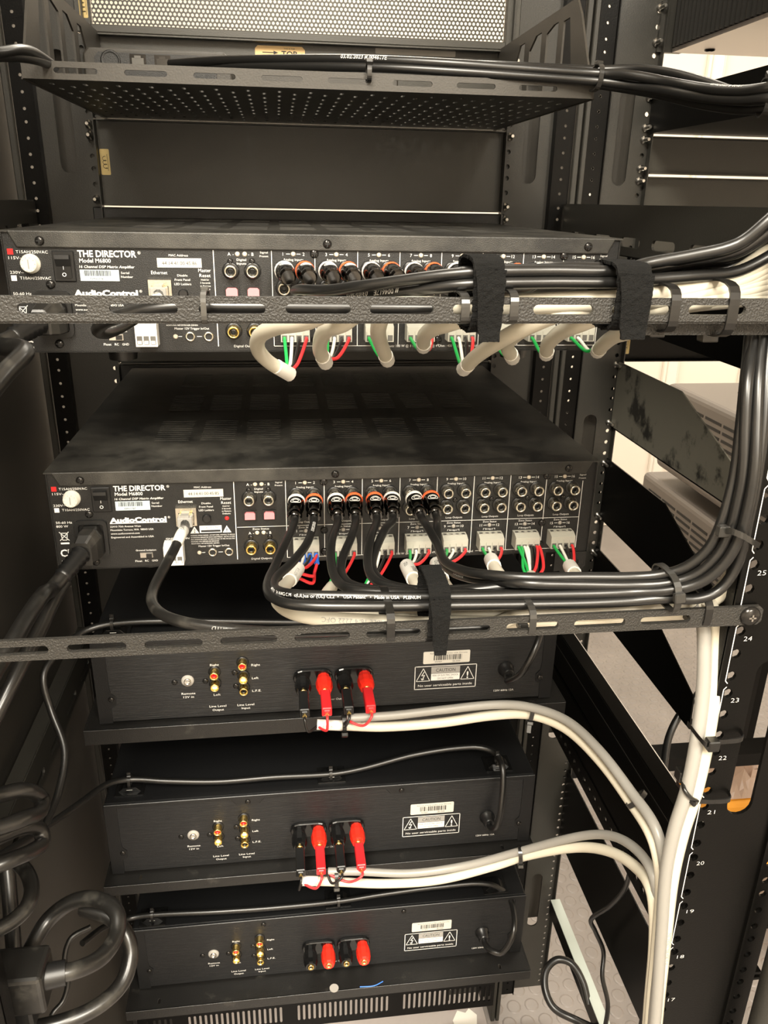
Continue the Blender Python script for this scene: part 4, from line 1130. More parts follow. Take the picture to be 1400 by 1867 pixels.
low = [
  ((-28.9, 'ring_white'), (-.10, -1, -.30), [(520, 992, .125), (500, 1035, .09), (488, 1065, .06), (496, 1089, .035), (540, 1103, .016), (640, 1106, .009), (800, 1104, .007)] + D_, [(588, 1106, '', 0.003, False, 'print_white')]),
  ((-15.4, 'ring_red'), (-.06, -1, -.30), [(560, 990, .13), (533, 1025, .10), (502, 1055, .07), (503, 1075, .045), (540, 1084, .024), (640, 1087, .016), (800, 1088, .012)] + C_, 'T2'),
  ((1.4, 'ring_white'), (-.02, -1, -.30), [(605, 985, .125), (604, 1025, .09), (614, 1058, .06), (645, 1075, .035), (720, 1082, .024), (820, 1083, .020)] + sh(C_, -2, -2, .009), None),
  ((15.6, 'ring_red'), (-.04, -1, -.30), [(641, 978, .13), (624, 1020, .10), (624, 1050, .075), (650, 1070, .05), (720, 1078, .034), (820, 1080, .030)] + sh(B_, -2, 2, .012), None),
  ((31.7, 'ring_red'), (-.04, -1, -.30), [(676, 980, .125), (670, 1025, .09), (682, 1056, .06), (720, 1072, .04), (800, 1080, .028)] + sh(C_, -4, -5, .016), None),
  ((45.8, 'ring_white'), (-.10, -1, -.30), [(702, 965, .14), (684, 1005, .115), (679, 1035, .09), (700, 1062, .065), (760, 1076, .045), (850, 1074, .032)] + sh(B_, -3, 4, .018), None),
  ((62.2, 'ring_white'), (.10, -1, -.30), [(778, 958, .14), (797, 992, .11), (812, 1024, .075), (850, 1042, .045), (900, 1049, .026)] + A_, None),
  ((76.1, 'ring_red'), (.02, -1, -.30), [(797, 965, .135), (800, 1000, .11), (815, 1035, .08), (850, 1052, .05), (900, 1059, .03)] + B_, 'T8'),
]
for k, ((u, ring), d, pts, tx) in enumerate(low):
    base = socket_pos(D2, u, 22.9)
    root = thing('rca_cable', base, '%s-ringed RCA cable, %s from left on the lower lettered amplifier' % ('white' if 'white' in ring else 'red', ORD[k]), 'cable', 'RCA cables of the lower lettered amplifier')
    e = rca_plug(root, base, d, ring)
    texts = ()
    if tx == 'T2': texts = ((500, 1078, 'I87320   24 AWG CM  c(UL)us or (UL) CL2  •  "USA Patent"  •  Made in USA   PLENUM', 0.0019, False, 'print_white'), (572, 960, '03/02/2023', 0.0022, False, 'print_white'))
    if tx == 'T8': texts = ((835, 1050, '03/02/2023', 0.0020, True, 'print_white'),)
    cord('cord', [e - Vector(d).normalized() * 0.001] + [e + Vector(d).normalized() * 0.006] + path(pts), 0.0031, 'cord_black', parent=root, texts=texts)

# ---- upper amplifier: sixteen cords that join a bundle behind the upper bar
upx = [sum([[(c - 7.1), (c + 7.1)] for c in ZC], [])][0]
lanes = [(0, .012), (21, .008), (2, .020), (16, .018), (-2, .027), (14, .025), (-4, .034), (10, .032), (2, .041), (16, .039), (-2, .048), (10, .046), (4, .055), (14, .053), (0, .062), (8, .060)]
exitA = [(1180, 482, .014), (1260, 468, .010), (1344, 447, .004), (1400, 404, .000), (1440, 365, .0)]
exitB = [(1185, 512, .012), (1260, 506, .014), (1340, 498, .018), (1400, 470, .02), (1440, 440, .02)]
exitC = [(1185, 492, .020), (1260, 478, .020), (1344, 460, .014), (1400, 424, .010), (1440, 388, .008)]
exitD = [(1185, 498, .026), (1255, 500, .030), (1335, 488, .032), (1400, 450, .03), (1440, 415, .03)]
for k in range(16):
    dyp, Yl = lanes[k]; Yl = 0.008 + (Yl - 0.008) * 0.42
    base = socket_pos(D1, upx[k], 22.9)
    ring = 'ring_red' if k % 2 else 'ring_white'
    root = thing('rca_cable', base, '%s-ringed RCA cable, %s from left on the upper lettered amplifier' % (ring[5:], ORD[k]), 'cable', 'RCA cables of the upper lettered amplifier')
    d = Vector((.10, -1, -.12))
    e = rca_plug(root, base, d, ring, logo=k < 4)
    bx = 525 + 36 * k
    pts = [e + Vector((.004, -.012, -.008))]
    start = {0: [(545, 528, .10), (600, 529, .06), (680, 519, .032)], 1: [(570, 536, .10), (640, 541, .055), (740, 532, .026)]}.get(k)
    if start: pts += path(start)
    else: pts += [atY(bx + 40, 522 + dyp * .5, .11), atY(min(bx + 110, 1080), 516 + dyp * .6, Yl + .035)]
    for x in (850, 1000, 1130):
        if x > bx + 150: pts.append(atY(x, (498 if x == 850 else 494) + dyp, Yl))
    ex = (exitA, exitB, exitC, exitD)[k % 4]
    j = k // 4
    pts += path(sh(ex, 0, 3 * j - 2, .007 * j))
    texts = ((638, 541, '# 004617E    03/02/2023', 0.0026, True, 'print_white'),) if k == 1 else ()
    cord('cord', pts, 0.0031, 'cord_black', parent=root, texts=texts, n=8)

# ---- speaker cables (four wires in a white jacket) of both lettered amplifiers
def term(D, k, j, dz=0.0): return Vector(D.location) + Vector(((ZC[k] - 7.6 + 5.08 * j) * MM, -0.0122, DH - 0.0695 + dz))
def wires(root, D, k, end, cols, sag=0.004, spread=None):
    for j, c in enumerate(cols):
        if not c: continue
        a = term(D, k, j); m = (a + end) / 2 + Vector((0, -0.004 - .001 * j, -sag))
        if c == 'double':
            pass
        cord('wire', [a + Vector((0, 0.004, 0.0004)), a + Vector((0, -0.003, -0.0006)), m, end + Vector(((j - 1.5) * 0.0012, 0.001, 0.0015))], 0.00125, 'wire_' + c, parent=root, n=8, step=0.002)
up = [
  ([(600, 570, .022), (560, 586, .03), (505, 596, .06), (474, 612, .09), (470, 636, .115), (490, 660, .135), (526, 681, .148)], ('green', 'white', 'black', 'red')),
  ([(660, 570, .020), (625, 590, .03), (596, 600, .06), (584, 622, .10), (584, 642, .125), (593, 660, .145)], ('green', 'white', 'black', 'red')),
  ([(730, 560, .020), (700, 574, .03), (690, 596, .055), (692, 620, .10), (700, 642, .13), (706, 656, .15)], ('green', 'white', None, None)),
  ([(880, 565, .018), (830, 586, .03), (792, 598, .06), (774, 612, .10), (772, 631, .14)], ('green', None, None, 'red')),
  ([(1010, 575, .018), (950, 600, .03), (905, 625, .06), (868, 650, .10), (846, 672, .135)], ('green', 'white', 'black', 'red')),
  ([(1030, 570, .022), (975, 590, .035), (940, 610, .07), (924, 630, .11), (934, 652, .145)], ('green', 'white', None, None)),
  ([(1110, 572, .022), (1060, 590, .035), (1022, 606, .07), (999, 628, .11), (996, 645, .145)], ('green', None, None, None)),
  ([(1200, 580, .022), (1152, 602, .035), (1120, 613, .07), (1098, 630, .11), (1090, 640, .14)], ('green', 'white', None, None)),
]
for k, (pts, cols) in enumerate(up):
    y0 = 556 - 5 * k + (10 if k > 5 else 0)
    fan = [(1440, 440 + 13 * k, .030 + .001 * k), (1400, 462 + 11 * k, .026 + .001 * k), (1330, 505 + 6 * k, .022), (1240, 530 + 4 * k, .018 + .003 * (k % 3)), (1130, 543 + 3 * k, .014 + .004 * (k % 3))]
    lead = [(x, (549 if x > 950 else 558) + 2 * (k % 4), .016 + .004 * (k % 3)) for x in (1000, 860, 720) if x > pts[0][0] + 110]
    end = atY(*pts[-1])
    root = thing('speaker_cable', end, 'white speaker cable hooking into terminal block %s of the upper lettered amplifier' % NUMS[k], 'cable', 'white speaker cables of the upper lettered amplifier')
    keep = [q for q in fan if q[0] > pts[0][0] + 25]
    texts = ((860, 655, 'NG CABLE PRODUCTS', 0.0032, False, 'print_grey'),) if k == 4 else (((596, 616, 'CL3R  16/4', 0.0024, True, 'print_grey'),) if k == 1 else ())
    allp = path(keep + lead + pts)
    cord('jacket', allp, 0.0047, 'cord_white', parent=root, texts=texts, n=12)
    t = (end - atY(*pts[-2])).normalized()
    mb = MB(); mb.tube([end - t * 0.013, end - t * 0.006, end + t * 0.002], 0.0051, 12); build('end_sleeve', mb, 'label_white', root)
    wires(root, D1, k, end, cols)

lowsp = [
  ([(540, 1040, .155), (528, 1058, .14), (508, 1080, .10), (512, 1104, .06), (560, 1124, .036), (680, 1133, .026), (800, 1138, .022), (900, 1138, .020)], ('green', 'white', 'black', 'red'), True),
  ([(605, 1070, .14), (596, 1085, .11), (610, 1108, .06), (680, 1126, .036), (800, 1134, .028), (900, 1136, .026)], ('green', None, None, 'red'), False),
  ([(668, 1075, .14), (670, 1095, .10), (700, 1115, .06), (800, 1120, .038)], ('green', 'white', 'black', 'red'), False),
  ([(743, 1034, .15), (755, 1058, .12), (768, 1082, .08), (800, 1108, .05), (860, 1122, .036)], ('green', 'white', 'black', 'red'), True),
  ([(797, 1030, .15), (803, 1050, .13), (818, 1076, .09), (850, 1104, .055), (920, 1118, .038)], ('green', 'white', 'black', 'red'), True),
  ([(896, 1022, .155), (905, 1040, .13), (930, 1070, .09), (970, 1105, .05), (1040, 1114, .036)], ('green', 'white', 'black', 'red'), True),
  ([(968, 1050, .15), (975, 1070, .11), (1000, 1096, .06), (1060, 1110, .036)], ('green', 'white', 'black', 'red'), False),
  ([(1040, 1034, .155), (1052, 1052, .13), (1075, 1080, .08), (1110, 1102, .045)], ('green', 'white', 'black', 'red'), True),
]
for k, (pts, cols, sleeve) in enumerate(lowsp):
    end = atY(*pts[0])
    root = thing('speaker_cable', end, 'white speaker cable dropping from terminal block %s of the lower lettered amplifier' % NUMS[k], 'cable', 'white speaker cables of the lower lettered amplifier')
    off = 2.2 * (k % 3)
    tail = [(x, y - off + (13 if k % 2 and 900 < x < 1290 else 0), Y + .004 * (k % 4)) for x, y, Y in ((950, 1122, .022), (1100, 1116, .020), (1230, 1106, .016), (1300, 1092, .014), (1332, 1055, .014), (1346, 1000, .016), (1352, 930, .016), (1356, 850, .016), (1362, 760, .016), (1372, 660, .02)) if x > pts[-1][0] + 40]
    texts = ((585, 1127, 'CL3P SPEAKER CABLE 16/4 2222 OFC', 0.0030, True, 'print_grey'),) if k == 0 else ()
    _, sp = cord('jacket', path(pts + tail), 0.0046, 'cord_white', parent=root, texts=texts, n=12)
    c = cum(sp)
    if sleeve:
        i1 = next(i for i in range(len(c)) if c[i] > (0.030 if k in (3, 4) else 0.016))
        mb = MB(); mb.tube([sp[0] - (sp[1] - sp[0])] + sp[:i1], 0.0056, 12); lb = build('label_sleeve', mb, 'label_white', root)
        if k in (3, 4):
            tb = MB(); wrap_text(tb, sp, 0.0056, 0.003, 'OFF', 0.0030, False, FACE, 1.0, 0.5); wrap_text(tb, sp, 0.0056, 0.014, 'BAR', 0.0042, False, FACE, 1.0, -0.3); build('handwriting', tb, 'print_black', lb)
        elif k == 0:
            tb = MB(); wrap_text(tb, sp, 0.0056, 0.004, 'KITCH', 0.0026); build('handwriting', tb, 'print_grey', lb)
    wires(root, D2, k, sp[0], cols, 0.001)
    if k == 0:
        for j in range(4):
            a = term(D2, k, j, -0.001); mb = MB(); mb.cyl(a + Vector((0, 0.002, 0.001)), a + Vector((0, -0.0085, -0.003)), 0.0019, 0.0022, 12); build('ferrule', mb, 'ferrule_blue', root)
        for q in range(2):
            a = term(D2, k, 3, -0.003) + Vector((0, -0.008, -0.002)); cord('wire', [a, a + Vector((-.002, -.006, -.004)), (a + sp[0]) / 2 + Vector((.004, -.008, -.004 - .006 * q)), sp[0] + Vector((.001, 0, -.002 - .004 * q))], 0.0013, 'wire_red', parent=root, n=8)
    if k == 6:
        for j, cc in ((0, 'green'), (1, 'white'), (2, 'black'), (3, 'red')):
            a = term(D2, k, j); cord('wire', [a + Vector((.0024, .003, 0)), a + Vector((.0024, -.004, -.001)), (a + sp[0]) / 2 + Vector((.003 * (j - 1), -.007, -.003)), sp[0] + Vector(((j - 1) * .003, 0, 0))], 0.00125, 'wire_' + cc, parent=root, n=8)

# ---- ethernet leads
def ethernet(D, pts, label, sleeve, texts=()):
    j = Vector(D.location) + Vector((-0.1148, -0.0024, DH - 0.0388))
    root = thing('ethernet_cable', j, label, 'cable', 'ethernet leads of the lettered amplifiers')
    mb = MB(); mb.box(j.x - 0.0056, j.x + 0.0056, j.y - 0.011, j.y, j.z - 0.0042, j.z + 0.0038); build('clear_plug', mb, 'clear_plug', root, bevel=0.0006)
    mb = MB(); mb.box(j.x - 0.0030, j.x + 0.0030, j.y - 0.010, j.y, j.z + 0.0038, j.z + 0.0056); build('latch', mb, 'clear_plug', root)
    mb = MB()
    for i in range(8): mb.box(j.x - 0.0042 + i * 0.0012 - 0.0003, j.x - 0.0042 + i * 0.0012 + 0.0003, j.y - 0.004, j.y - 0.0002, j.z + 0.0030, j.z + 0.0040)
    build('contacts', mb, 'gold', root)
    P = [j + Vector((0, -0.008, 0)), j + Vector((0.0005, -0.016, -0.002))] + path(pts)
    _, sp = cord('jacket', P, 0.0035, 'cord_thick', parent=root, texts=texts)
    if sleeve:
        c = cum(sp); a = next(i for i in range(len(c)) if c[i] > sleeve[0]); b = next(i for i in range(len(c)) if c[i] > sleeve[1])
        mb = MB(); mb.tube(sp[a:b], 0.0040, 12); o = build('label_sleeve', mb, 'label_white', root)
        tb = MB(); wrap_text(tb, sp, 0.0040, c[a] + 0.002, sleeve[2], 0.0028); build('handwriting', tb, 'print_black', o)
    return root
ethernet(D2, [(330, 975, .150), (317, 1003, .135), (297, 1039, .11), (280, 1074, .085), (277, 1097, .065), (291, 1117, .045), (325, 1132, .028), (380, 1143, .018), (470, 1152, .010), (600, 1150, .009), (760, 1148, .008), (900, 1142, .008)],
         'dark grey ethernet lead with white label sleeve looping down from the lower lettered amplifier', (0.022, 0.052, 'CON-2'), ((395, 1146, 'CMTG 5 SHTD', 0.0026, True, 'print_grey'), (520, 1152, 'CMTG', 0.0026, True, 'print_grey')))
ethernet(D1, [(275, 560, .13), (235, 588, .10), (196, 606, .07), (178, 602, .05), (195, 585, .03), (250, 570, .016), (320, 560, .012), (430, 560, .011), (580, 561, .011), (760, 562, .012), (900, 562, .02)],
         'dark grey ethernet lead curling behind the upper lacing bar', (0.012, 0.026, 'DIR'), ((205, 605, 'CM 24', 0.0024, False, 'print_grey'),))

# ---- mains leads into the two lettered amplifiers
def mains(D, ax, pts, label):
    b = Vector(D.location) + Vector((-0.1872, -0.001, DH - 0.0544)); d = Vector(ax).normalized()
    root = thing('mains_cable', b, label, 'power cable', 'mains leads of the lettered amplifiers')
    e0 = b + Vector((0, -0.009, 0)); a, u = frame(d)
    def ring(p, hw, hh, rot=1.0):
        q = [(-1, -1), (1, -1), (1, 0.4), (0.6, 1), (-0.6, 1), (-1, 0.4)]
        return [p + Vector((x * hw, 0, z * hh)) for x, z in q]
    mb = MB(); mb.loft([ring(b, .0088, .0116), ring(e0, .0088, .0116), ring(e0 + d * 0.006, .0084, .0108), ring(e0 + d * 0.013, .0072, .0082)], 0, False); build('plug', mb, 'cord_thick', root, bevel=0.001)
    p0 = e0 + d * 0.011
    rr_ = []; ps = []
    for i in range(13): ps.append(p0 + d * (0.0022 * i)); rr_.append((0.0078 if i % 2 else 0.0064) - 0.00008 * i)
    mb = MB(); mb.loft(tube_rings(ps, rr_, 14), 0, True); build('strain_relief', mb, 'plastic_black', root)
    cord('cord', [p0, ps[-1], ps[-1] + d * 0.012] + path(pts), 0.0056, 'cord_thick', parent=root, n=14)
    return root
mains(D2, (-.46, -1, -.40), [(78, 1085, .115), (50, 1125, .09), (22, 1172, .062), (-20, 1240, .03), (-70, 1330, .0)], 'thick black power cord angling down left from the lower lettered amplifier')
mains(D1, (-.55, -1, -.30), [(45, 640, .10), (10, 680, .075), (-35, 735, .05), (-100, 820, .02)], 'thick black power cord leaving the upper lettered amplifier at the left edge')

# ---- captive cords, cord mounts and speaker leads of the brushed amplifiers
def cable_mount(amp, px, py):
    """adhesive cable saddle sitting on the amplifier top near its rear edge"""
    z = amp.location.z + AH; p = atZ(px, py, z)
    root = bpy.data.objects.new('cable_mount', shared('mount', lambda: (lambda mb: (mb.box(-0.014, 0.014, 0, 0.024, 0, 0.0012), mb.prism([(-0.011, 0.0012), (0.011, 0.0012), (0.006, 0.006), (-0.006, 0.006)], lambda a, b, d: (a, d, b), 0.005, 0.017), mb.box(-0.0030, 0.0030, 0.0046, 0.0050, 0.0032, 0.0040, 1), mb.mesh('cable_mount', ['plastic_gloss', 'print_white'], 0.0011, 2))[-1])(MB())))
    COL.objects.link(root); root.parent = amp; root.location = Vector((p.x, max(p.y, amp.location.y + 0.0025), z)) - amp.location
    return p
def captive(amp, pts, r=0.0031, on_top=()):
    zt = amp.location.z + AH + 0.0085
    pts = [tuple(atZ(p[0], p[1], zt)) + (0,) if i in on_top else p for i, p in enumerate(pts)]
    g = Vector(amp.location) + Vector((0.1678, -0.009, AH - 0.050))
    cord('captive_cord', [g + Vector((0, .006, 0)), g + Vector((0, -.006, -.001))] + path(pts), r, 'cord_black', parent=amp)
captive(A3, [(925, 1242, .222), (950, 1228, .21), (972, 1190, .21), (984, 1155, .222), (965, 1136, .25), (860, 1136, .262), (700, 1136, .264), (500, 1134, .264), (330, 1132, .264), (205, 1137, .264), (150, 1153, .255), (98, 1198, .225), (79, 1235, .21), (92, 1292, .20), (118, 1370, .18), (105, 1450, .15), (80, 1510, .12)])
captive(A4, [(905, 1506, .222), (914, 1470, .224), (916, 1400, .24), (900, 1371, .262), (860, 1362, .272), (760, 1375, .272), (660, 1401, .266), (604, 1411, .262), (500, 1417, .262), (400, 1425, .262), (300, 1424, .262), (237, 1421, .262), (195, 1430, .25), (150, 1461, .22), (90, 1503, .18), (40, 1535, .15), (-10, 1565, .12)])
captive(A5, [(895, 1733, .228), (915, 1737, .222), (937, 1695, .226), (928, 1636, .262), (890, 1612, .284), (800, 1617, .286), (700, 1630, .282), (617, 1643, .278), (500, 1655, .276), (400, 1662, .276), (278, 1668, .274), (232, 1675, .26), (190, 1690, .24), (150, 1720, .21)], on_top=range(4, 12))
for a, x, y in ((A3, 205, 1165), (A4, 235, 1452), (A4, 605, 1428), (A4, 911, 1407), (A5, 277, 1690), (A5, 617, 1655), (A5, 905, 1630)): cable_mount(a, x, y)

def banana(root, amp, u, m):
    e = Vector(amp.location) + Vector((u * MM, -0.0045 - 0.0225, AH - 0.0464))
    mb = MB(); mb.cyl(e + Vector((0, .003, 0)), e + Vector((0, -.004, 0)), 0.0030, 0.0030, 12); build('gold_pin', mb, 'gold', root)
    mb = MB(); mb.box(e.x - .0044, e.x + .0044, e.y - .032, e.y - .003, e.z - .0044, e.z + .0044); mb.box(e.x - .0030, e.x + .0030, e.y - .0335, e.y - .031, e.z - .0030, e.z + .0030); build('plug_body', mb, m, root, bevel=0.0008)
    mb = MB(); mb.cyl(e + Vector((0, -.033, -.0012)), e + Vector((0, -.0345, -.0012)), 0.0018, 0.0018, 10); build('set_screw', mb, 'gold', root)
    return e + Vector((0, -.033, -.001))
def spk(amp, us, jpts, jm, end, label, sleeve, tie_out=None):
    root = thing('speaker_cable', end, label, 'cable', 'speaker leads of the brushed amplifiers')
    for u, m, w in ((us[0], 'plastic_black', 'wire_black'), (us[1], 'plug_red', 'wire_red')):
        e = banana(root, amp, u, m)
        mid = (e + end) / 2 + Vector((-.003 if w == 'wire_black' else .003, -.008, -.006))
        cord('wire', [e + Vector((0, .004, 0)), e + Vector((0, -.005, -.002)), mid, end + Vector((0, -.002, 0)), end + Vector((.006, 0, 0))], 0.0012, w, parent=root, n=8, step=.002)
    _, sp = cord('jacket', [end] + path(jpts), 0.0044 if jm == 'cord_white' else 0.0038, jm, parent=root, n=12)
    if sleeve:
        c = cum(sp); b = next(i for i in range(len(c)) if c[i] > sleeve)
        mb = MB(); mb.tube([sp[0] - (sp[1] - sp[0]) * .3] + sp[:b], 0.0047, 12); build('end_sleeve', mb, 'label_white', root)
        tb = MB(); wrap_text(tb, sp, 0.0047, .004, 'CL3R 14/2', 0.0022, True); build('printed_text', tb, 'print_grey', root)
spk(A3, (-28.1, -8.7), [(630, 1323, .196), (700, 1325, .195), (800, 1318, .19), (900, 1304, .18), (965, 1303, .165), (1030, 1327, .14), (1090, 1382, .105), (1150, 1462, .055), (1190, 1528, .018), (1205, 1600, .004), (1200, 1700, .0), (1188, 1830, .0), (1182, 1910, .0)], 'cord_white', atY(580, 1321, .197), 'white speaker cable from the left red and black plugs of the topmost brushed amplifier', 0.022)
spk(A3, (10.4, 29.8), [(660, 1308, .192), (720, 1304, .19), (800, 1295, .187), (900, 1285, .178), (960, 1288, .164), (1030, 1312, .138), (1090, 1365, .10), (1150, 1443, .052), (1196, 1512, .014), (1212, 1590, .0), (1206, 1700, -.004), (1193, 1830, -.004), (1186, 1910, -.004)], 'cord_grey', atY(632, 1309, .192), 'grey speaker cable from the right red and black plugs of the topmost brushed amplifier', None)
spk(A4, (-28.1, -8.7), [(600, 1607, .19), (700, 1611, .188), (800, 1604, .184), (900, 1579, .172), (960, 1560, .158), (1050, 1545, .125), (1110, 1552, .09), (1160, 1582, .05), (1188, 1625, .018), (1194, 1700, .006), (1184, 1830, .006), (1178, 1910, .006)], 'cord_white', atY(552, 1606, .192), 'white speaker cable from the left red and black plugs of the middle brushed amplifier', 0.018)
spk(A4, (10.4, 29.8), [(650, 1589, .190), (750, 1592, .187), (850, 1578, .180), (945, 1553, .162), (1050, 1526, .125), (1110, 1523, .092), (1160, 1549, .052), (1192, 1600, .02), (1200, 1700, .008), (1190, 1830, .008), (1184, 1910, .008)], 'cord_grey', atY(598, 1589, .192), 'grey speaker cable from the right red and black plugs of the middle brushed amplifier', None)
cord('speaker_cable', path([(1262, 1098, .014), (1278, 1120, .016), (1283, 1160, .012), (1282, 1250, .004), (1270, 1350, -.004), (1252, 1440, -.008), (1230, 1510, -.009), (1214, 1590, -.009), (1206, 1700, -.009), (1197, 1830, -.009), (1190, 1910, -.009)]), 0.0044, 'cord_grey', 'grey cable running down the left edge of the numbered rail', 'cable', 'cables down the numbered rail')
cord('speaker_cable', path([(1290, 1094, .010), (1302, 1120, .014), (1306, 1160, .012), (1303, 1250, .004), (1289, 1350, -.003), (1268, 1445, -.007), (1244, 1520, -.008), (1226, 1600, -.008), (1214, 1700, -.008), (1200, 1830, -.008), (1193, 1910, -.008)]), 0.0044, 'cord_white', 'white cable running down beside the numbered rail to the lower right', 'cable', 'cables down the numbered rail', texts=((1215, 1690, 'MARARCDSELIN', 0.0030, True, 'print_grey'),))

# ---- cables on the vented shelf
cord('data_cable', path([(310, 116, .45), (400, 110, .41), (500, 108, .37), (640, 108, .33), (800, 115, .300), (950, 125, .288), (1085, 134, .280), (1150, 137, .262), (1220, 150, .24), (1290, 162, .20), (1350, 166, .17), (1400, 160, .15), (1450, 150, .14)]), 0.0036, 'cord_black', 'black cable printed 03/02/2023 lying along the vented shelf, uppermost of the bundle', 'cable', 'cables along the vented shelf', texts=((628, 106, '03/02/2023 # 004617E', 0.0030, False, 'print_white'), (1296, 162, '03/02/2023 # 00461', 0.0026, False, 'print_white')))
cord('data_cable', path([(330, 121, .45), (500, 121, .37), (700, 124, .315), (900, 135, .290), (1085, 148, .280), (1180, 160, .255), (1280, 177, .205), (1350, 182, .17), (1400, 178, .15), (1450, 170, .14)]), 0.0036, 'cord_black', 'black cable second from top in the bundle along the vented shelf', 'cable', 'cables along the vented shelf')
cord('data_cable', path([(800, 126, .310), (950, 139, .296), (1085, 153, .292), (1180, 168, .265), (1280, 190, .215), (1350, 199, .18), (1400, 196, .16), (1450, 190, .15)]), 0.0036, 'cord_black', 'lowest black cable drooping from the vented shelf towards the right edge', 'cable', 'cables along the vented shelf', texts=((1265, 186, 'GM10 WP', 0.0022, True, 'print_grey'),))
cord('data_cable', path([(700, 115, .33), (900, 120, .31), (1085, 128, .297), (1160, 126, .28), (1225, 134, .25), (1285, 150, .215), (1350, 172, .18), (1400, 188, .165), (1450, 192, .16)]), 0.0036, 'cord_black', 'black cable bowing upward behind the shelf bundle before the right edge', 'cable', 'cables along the vented shelf')
cord('data_cable', path([(-40, 96, .20), (0, 95, .215), (35, 90, .235), (62, 96, .26), (92, 115, .30)]), 0.0034, 'cord_black', 'short black cable entering at the upper left corner onto the shelf, upper one', 'cable')
cord('data_cable', path([(-40, 104, .20), (0, 103, .22), (35, 104, .24), (70, 110, .27), (100, 122, .31)]), 0.0034, 'cord_black', 'short black cable entering at the upper left corner onto the shelf, lower one', 'cable')

# ---- coils of mains lead at the lower left
def flatcord(pts, label, r=0.0056):
    sp = smooth_path(path(pts)); mb = MB(); mb.tube(sp, r, 12); o = build('mains_cable', mb, 'cord_thick'); tag(o, label, 'power cable', 'coiled mains leads at the lower left'); return o
flatcord([(-60, 1465, .06), (0, 1449, .08), (45, 1441, .09), (76, 1456, .10), (74, 1478, .09), (40, 1494, .07), (0, 1508, .06), (-60, 1520, .05)], 'black mains lead making the top loop at the lower left edge')
flatcord([(-60, 1545, .05), (0, 1525, .07), (42, 1508, .085), (72, 1512, .095), (78, 1535, .09), (55, 1553, .075), (20, 1568, .06), (-40, 1592, .05)], 'black mains lead making the middle loop at the lower left edge')
flatcord([(30, 1570, .12), (50, 1592, .10), (58, 1622, .085), (48, 1655, .07), (22, 1680, .06), (-20, 1702, .05), (-80, 1725, .04)], 'black mains lead making the bottom loop at the lower left edge')
cord('mains_cable', path([(10, 1555, .14), (18, 1640, .12), (26, 1745, .10), (28, 1800, .09)]), 0.0060, 'cord_thick', 'straight black mains lead dropping behind the loops at the lower left', 'power cable', 'coiled mains leads at the lower left')
root = thing('mains_cable', atY(40, 1790, .035), 'heavy black mains lead looping out of a moulded plug at the bottom left', 'power cable', 'coiled mains leads at the lower left')
cord('cord', path([(50, 1785, .035), (92, 1778, .035), (140, 1768, .04), (185, 1745, .055), (212, 1705, .075), (213, 1665, .09), (180, 1640, .105), (135, 1643, .11), (90, 1675, .105), (62, 1720, .09), (45, 1760, .075), (40, 1850, .06)]), 0.0062, 'cord_thick', parent=root, n=14)
a0 = atY(120, 1773, .0375); a1 = atY(82, 1781, .035); a2 = atY(-60, 1800, .03)
mb = MB(); mb.cyl(a0, a1, 0.0085, 0.0090, 16); build('strain_relief', mb, 'plastic_black', root)
mb = MB(); mb.box(a2.x, a1.x + 0.002, a1.y - .014, a1.y + .016, a1.z - .020, a1.z + .014); build('plug', mb, 'cord_thick', root, bevel=0.003, seg=2)
mb = MB(); mb.box(a2.x, a1.x - .010, a1.y - .010, a1.y + .014, a1.z - .042, a1.z - .0205); build('plug_nose', mb, 'plastic_black', root, bevel=0.002)
cord('mains_cable', path([(150, 1655, .12), (200, 1672, .11), (228, 1700, .10), (238, 1740, .09), (224, 1790, .075), (185, 1830, .06), (130, 1858, .05), (60, 1876, .045), (-20, 1890, .04)]), 0.0062, 'cord_thick', 'heavy black mains lead sweeping round below the moulded plug loop', 'power cable', 'coiled mains leads at the lower left')
cord('mains_cable', path([(165, 1690, .26), (130, 1710, .25), (118, 1745, .24), (124, 1790, .23), (115, 1825, .22), (95, 1850, .21), (85, 1900, .2)]), 0.0028, 'cord_black', 'thin black lead hanging inside the heavy loop at the bottom left', 'power cable', 'coiled mains leads at the lower left')
cord('mains_cable', path([(118, 1060, .16), (95, 1100, .14), (72, 1150, .12), (48, 1195, .10), (20, 1250, .08), (-20, 1330, .06)]), 0.0050, 'cord_thick', 'second thick black mains lead behind the lower amplifier power cord', 'power cable', 'mains leads behind the left side')

# ---- loose leads at the lower right
cord('mains_cable', path([(1300, 1225, .34), (1275, 1262, .33), (1240, 1302, .32), (1219, 1345, .31), (1211, 1395, .30), (1207, 1450, .29), (1203, 1510, .28)]), 0.0042, 'cord_black', 'black lead arching over the studded floor beside the numbered rail', 'power cable', 'loose leads at the lower right')
cord('mains_cable', path([(1150, 1585, .30), (1138, 1622, .33), (1112, 1652, .36), (1078, 1676, .38), (1086, 1700, .39), (1100, 1735, .38), (1098, 1780, .36), (1108, 1830, .34), (1102, 1880, .33)]), 0.0032, 'cord_black', 'thin black lead draped over the dark bracket at the lower right', 'power cable', 'loose leads at the lower right')
cord('mains_cable', path([(1072, 1830, .40), (1062, 1790, .42), (1042, 1757, .44), (1015, 1750, .45), (995, 1770, .44), (994, 1805, .42), (1010, 1838, .40), (1050, 1860, .38), (1095, 1880, .37)]), 0.0056, 'cord_black', 'thick black lead making a loop on the floor at the lower right', 'power cable', 'loose leads at the lower right')
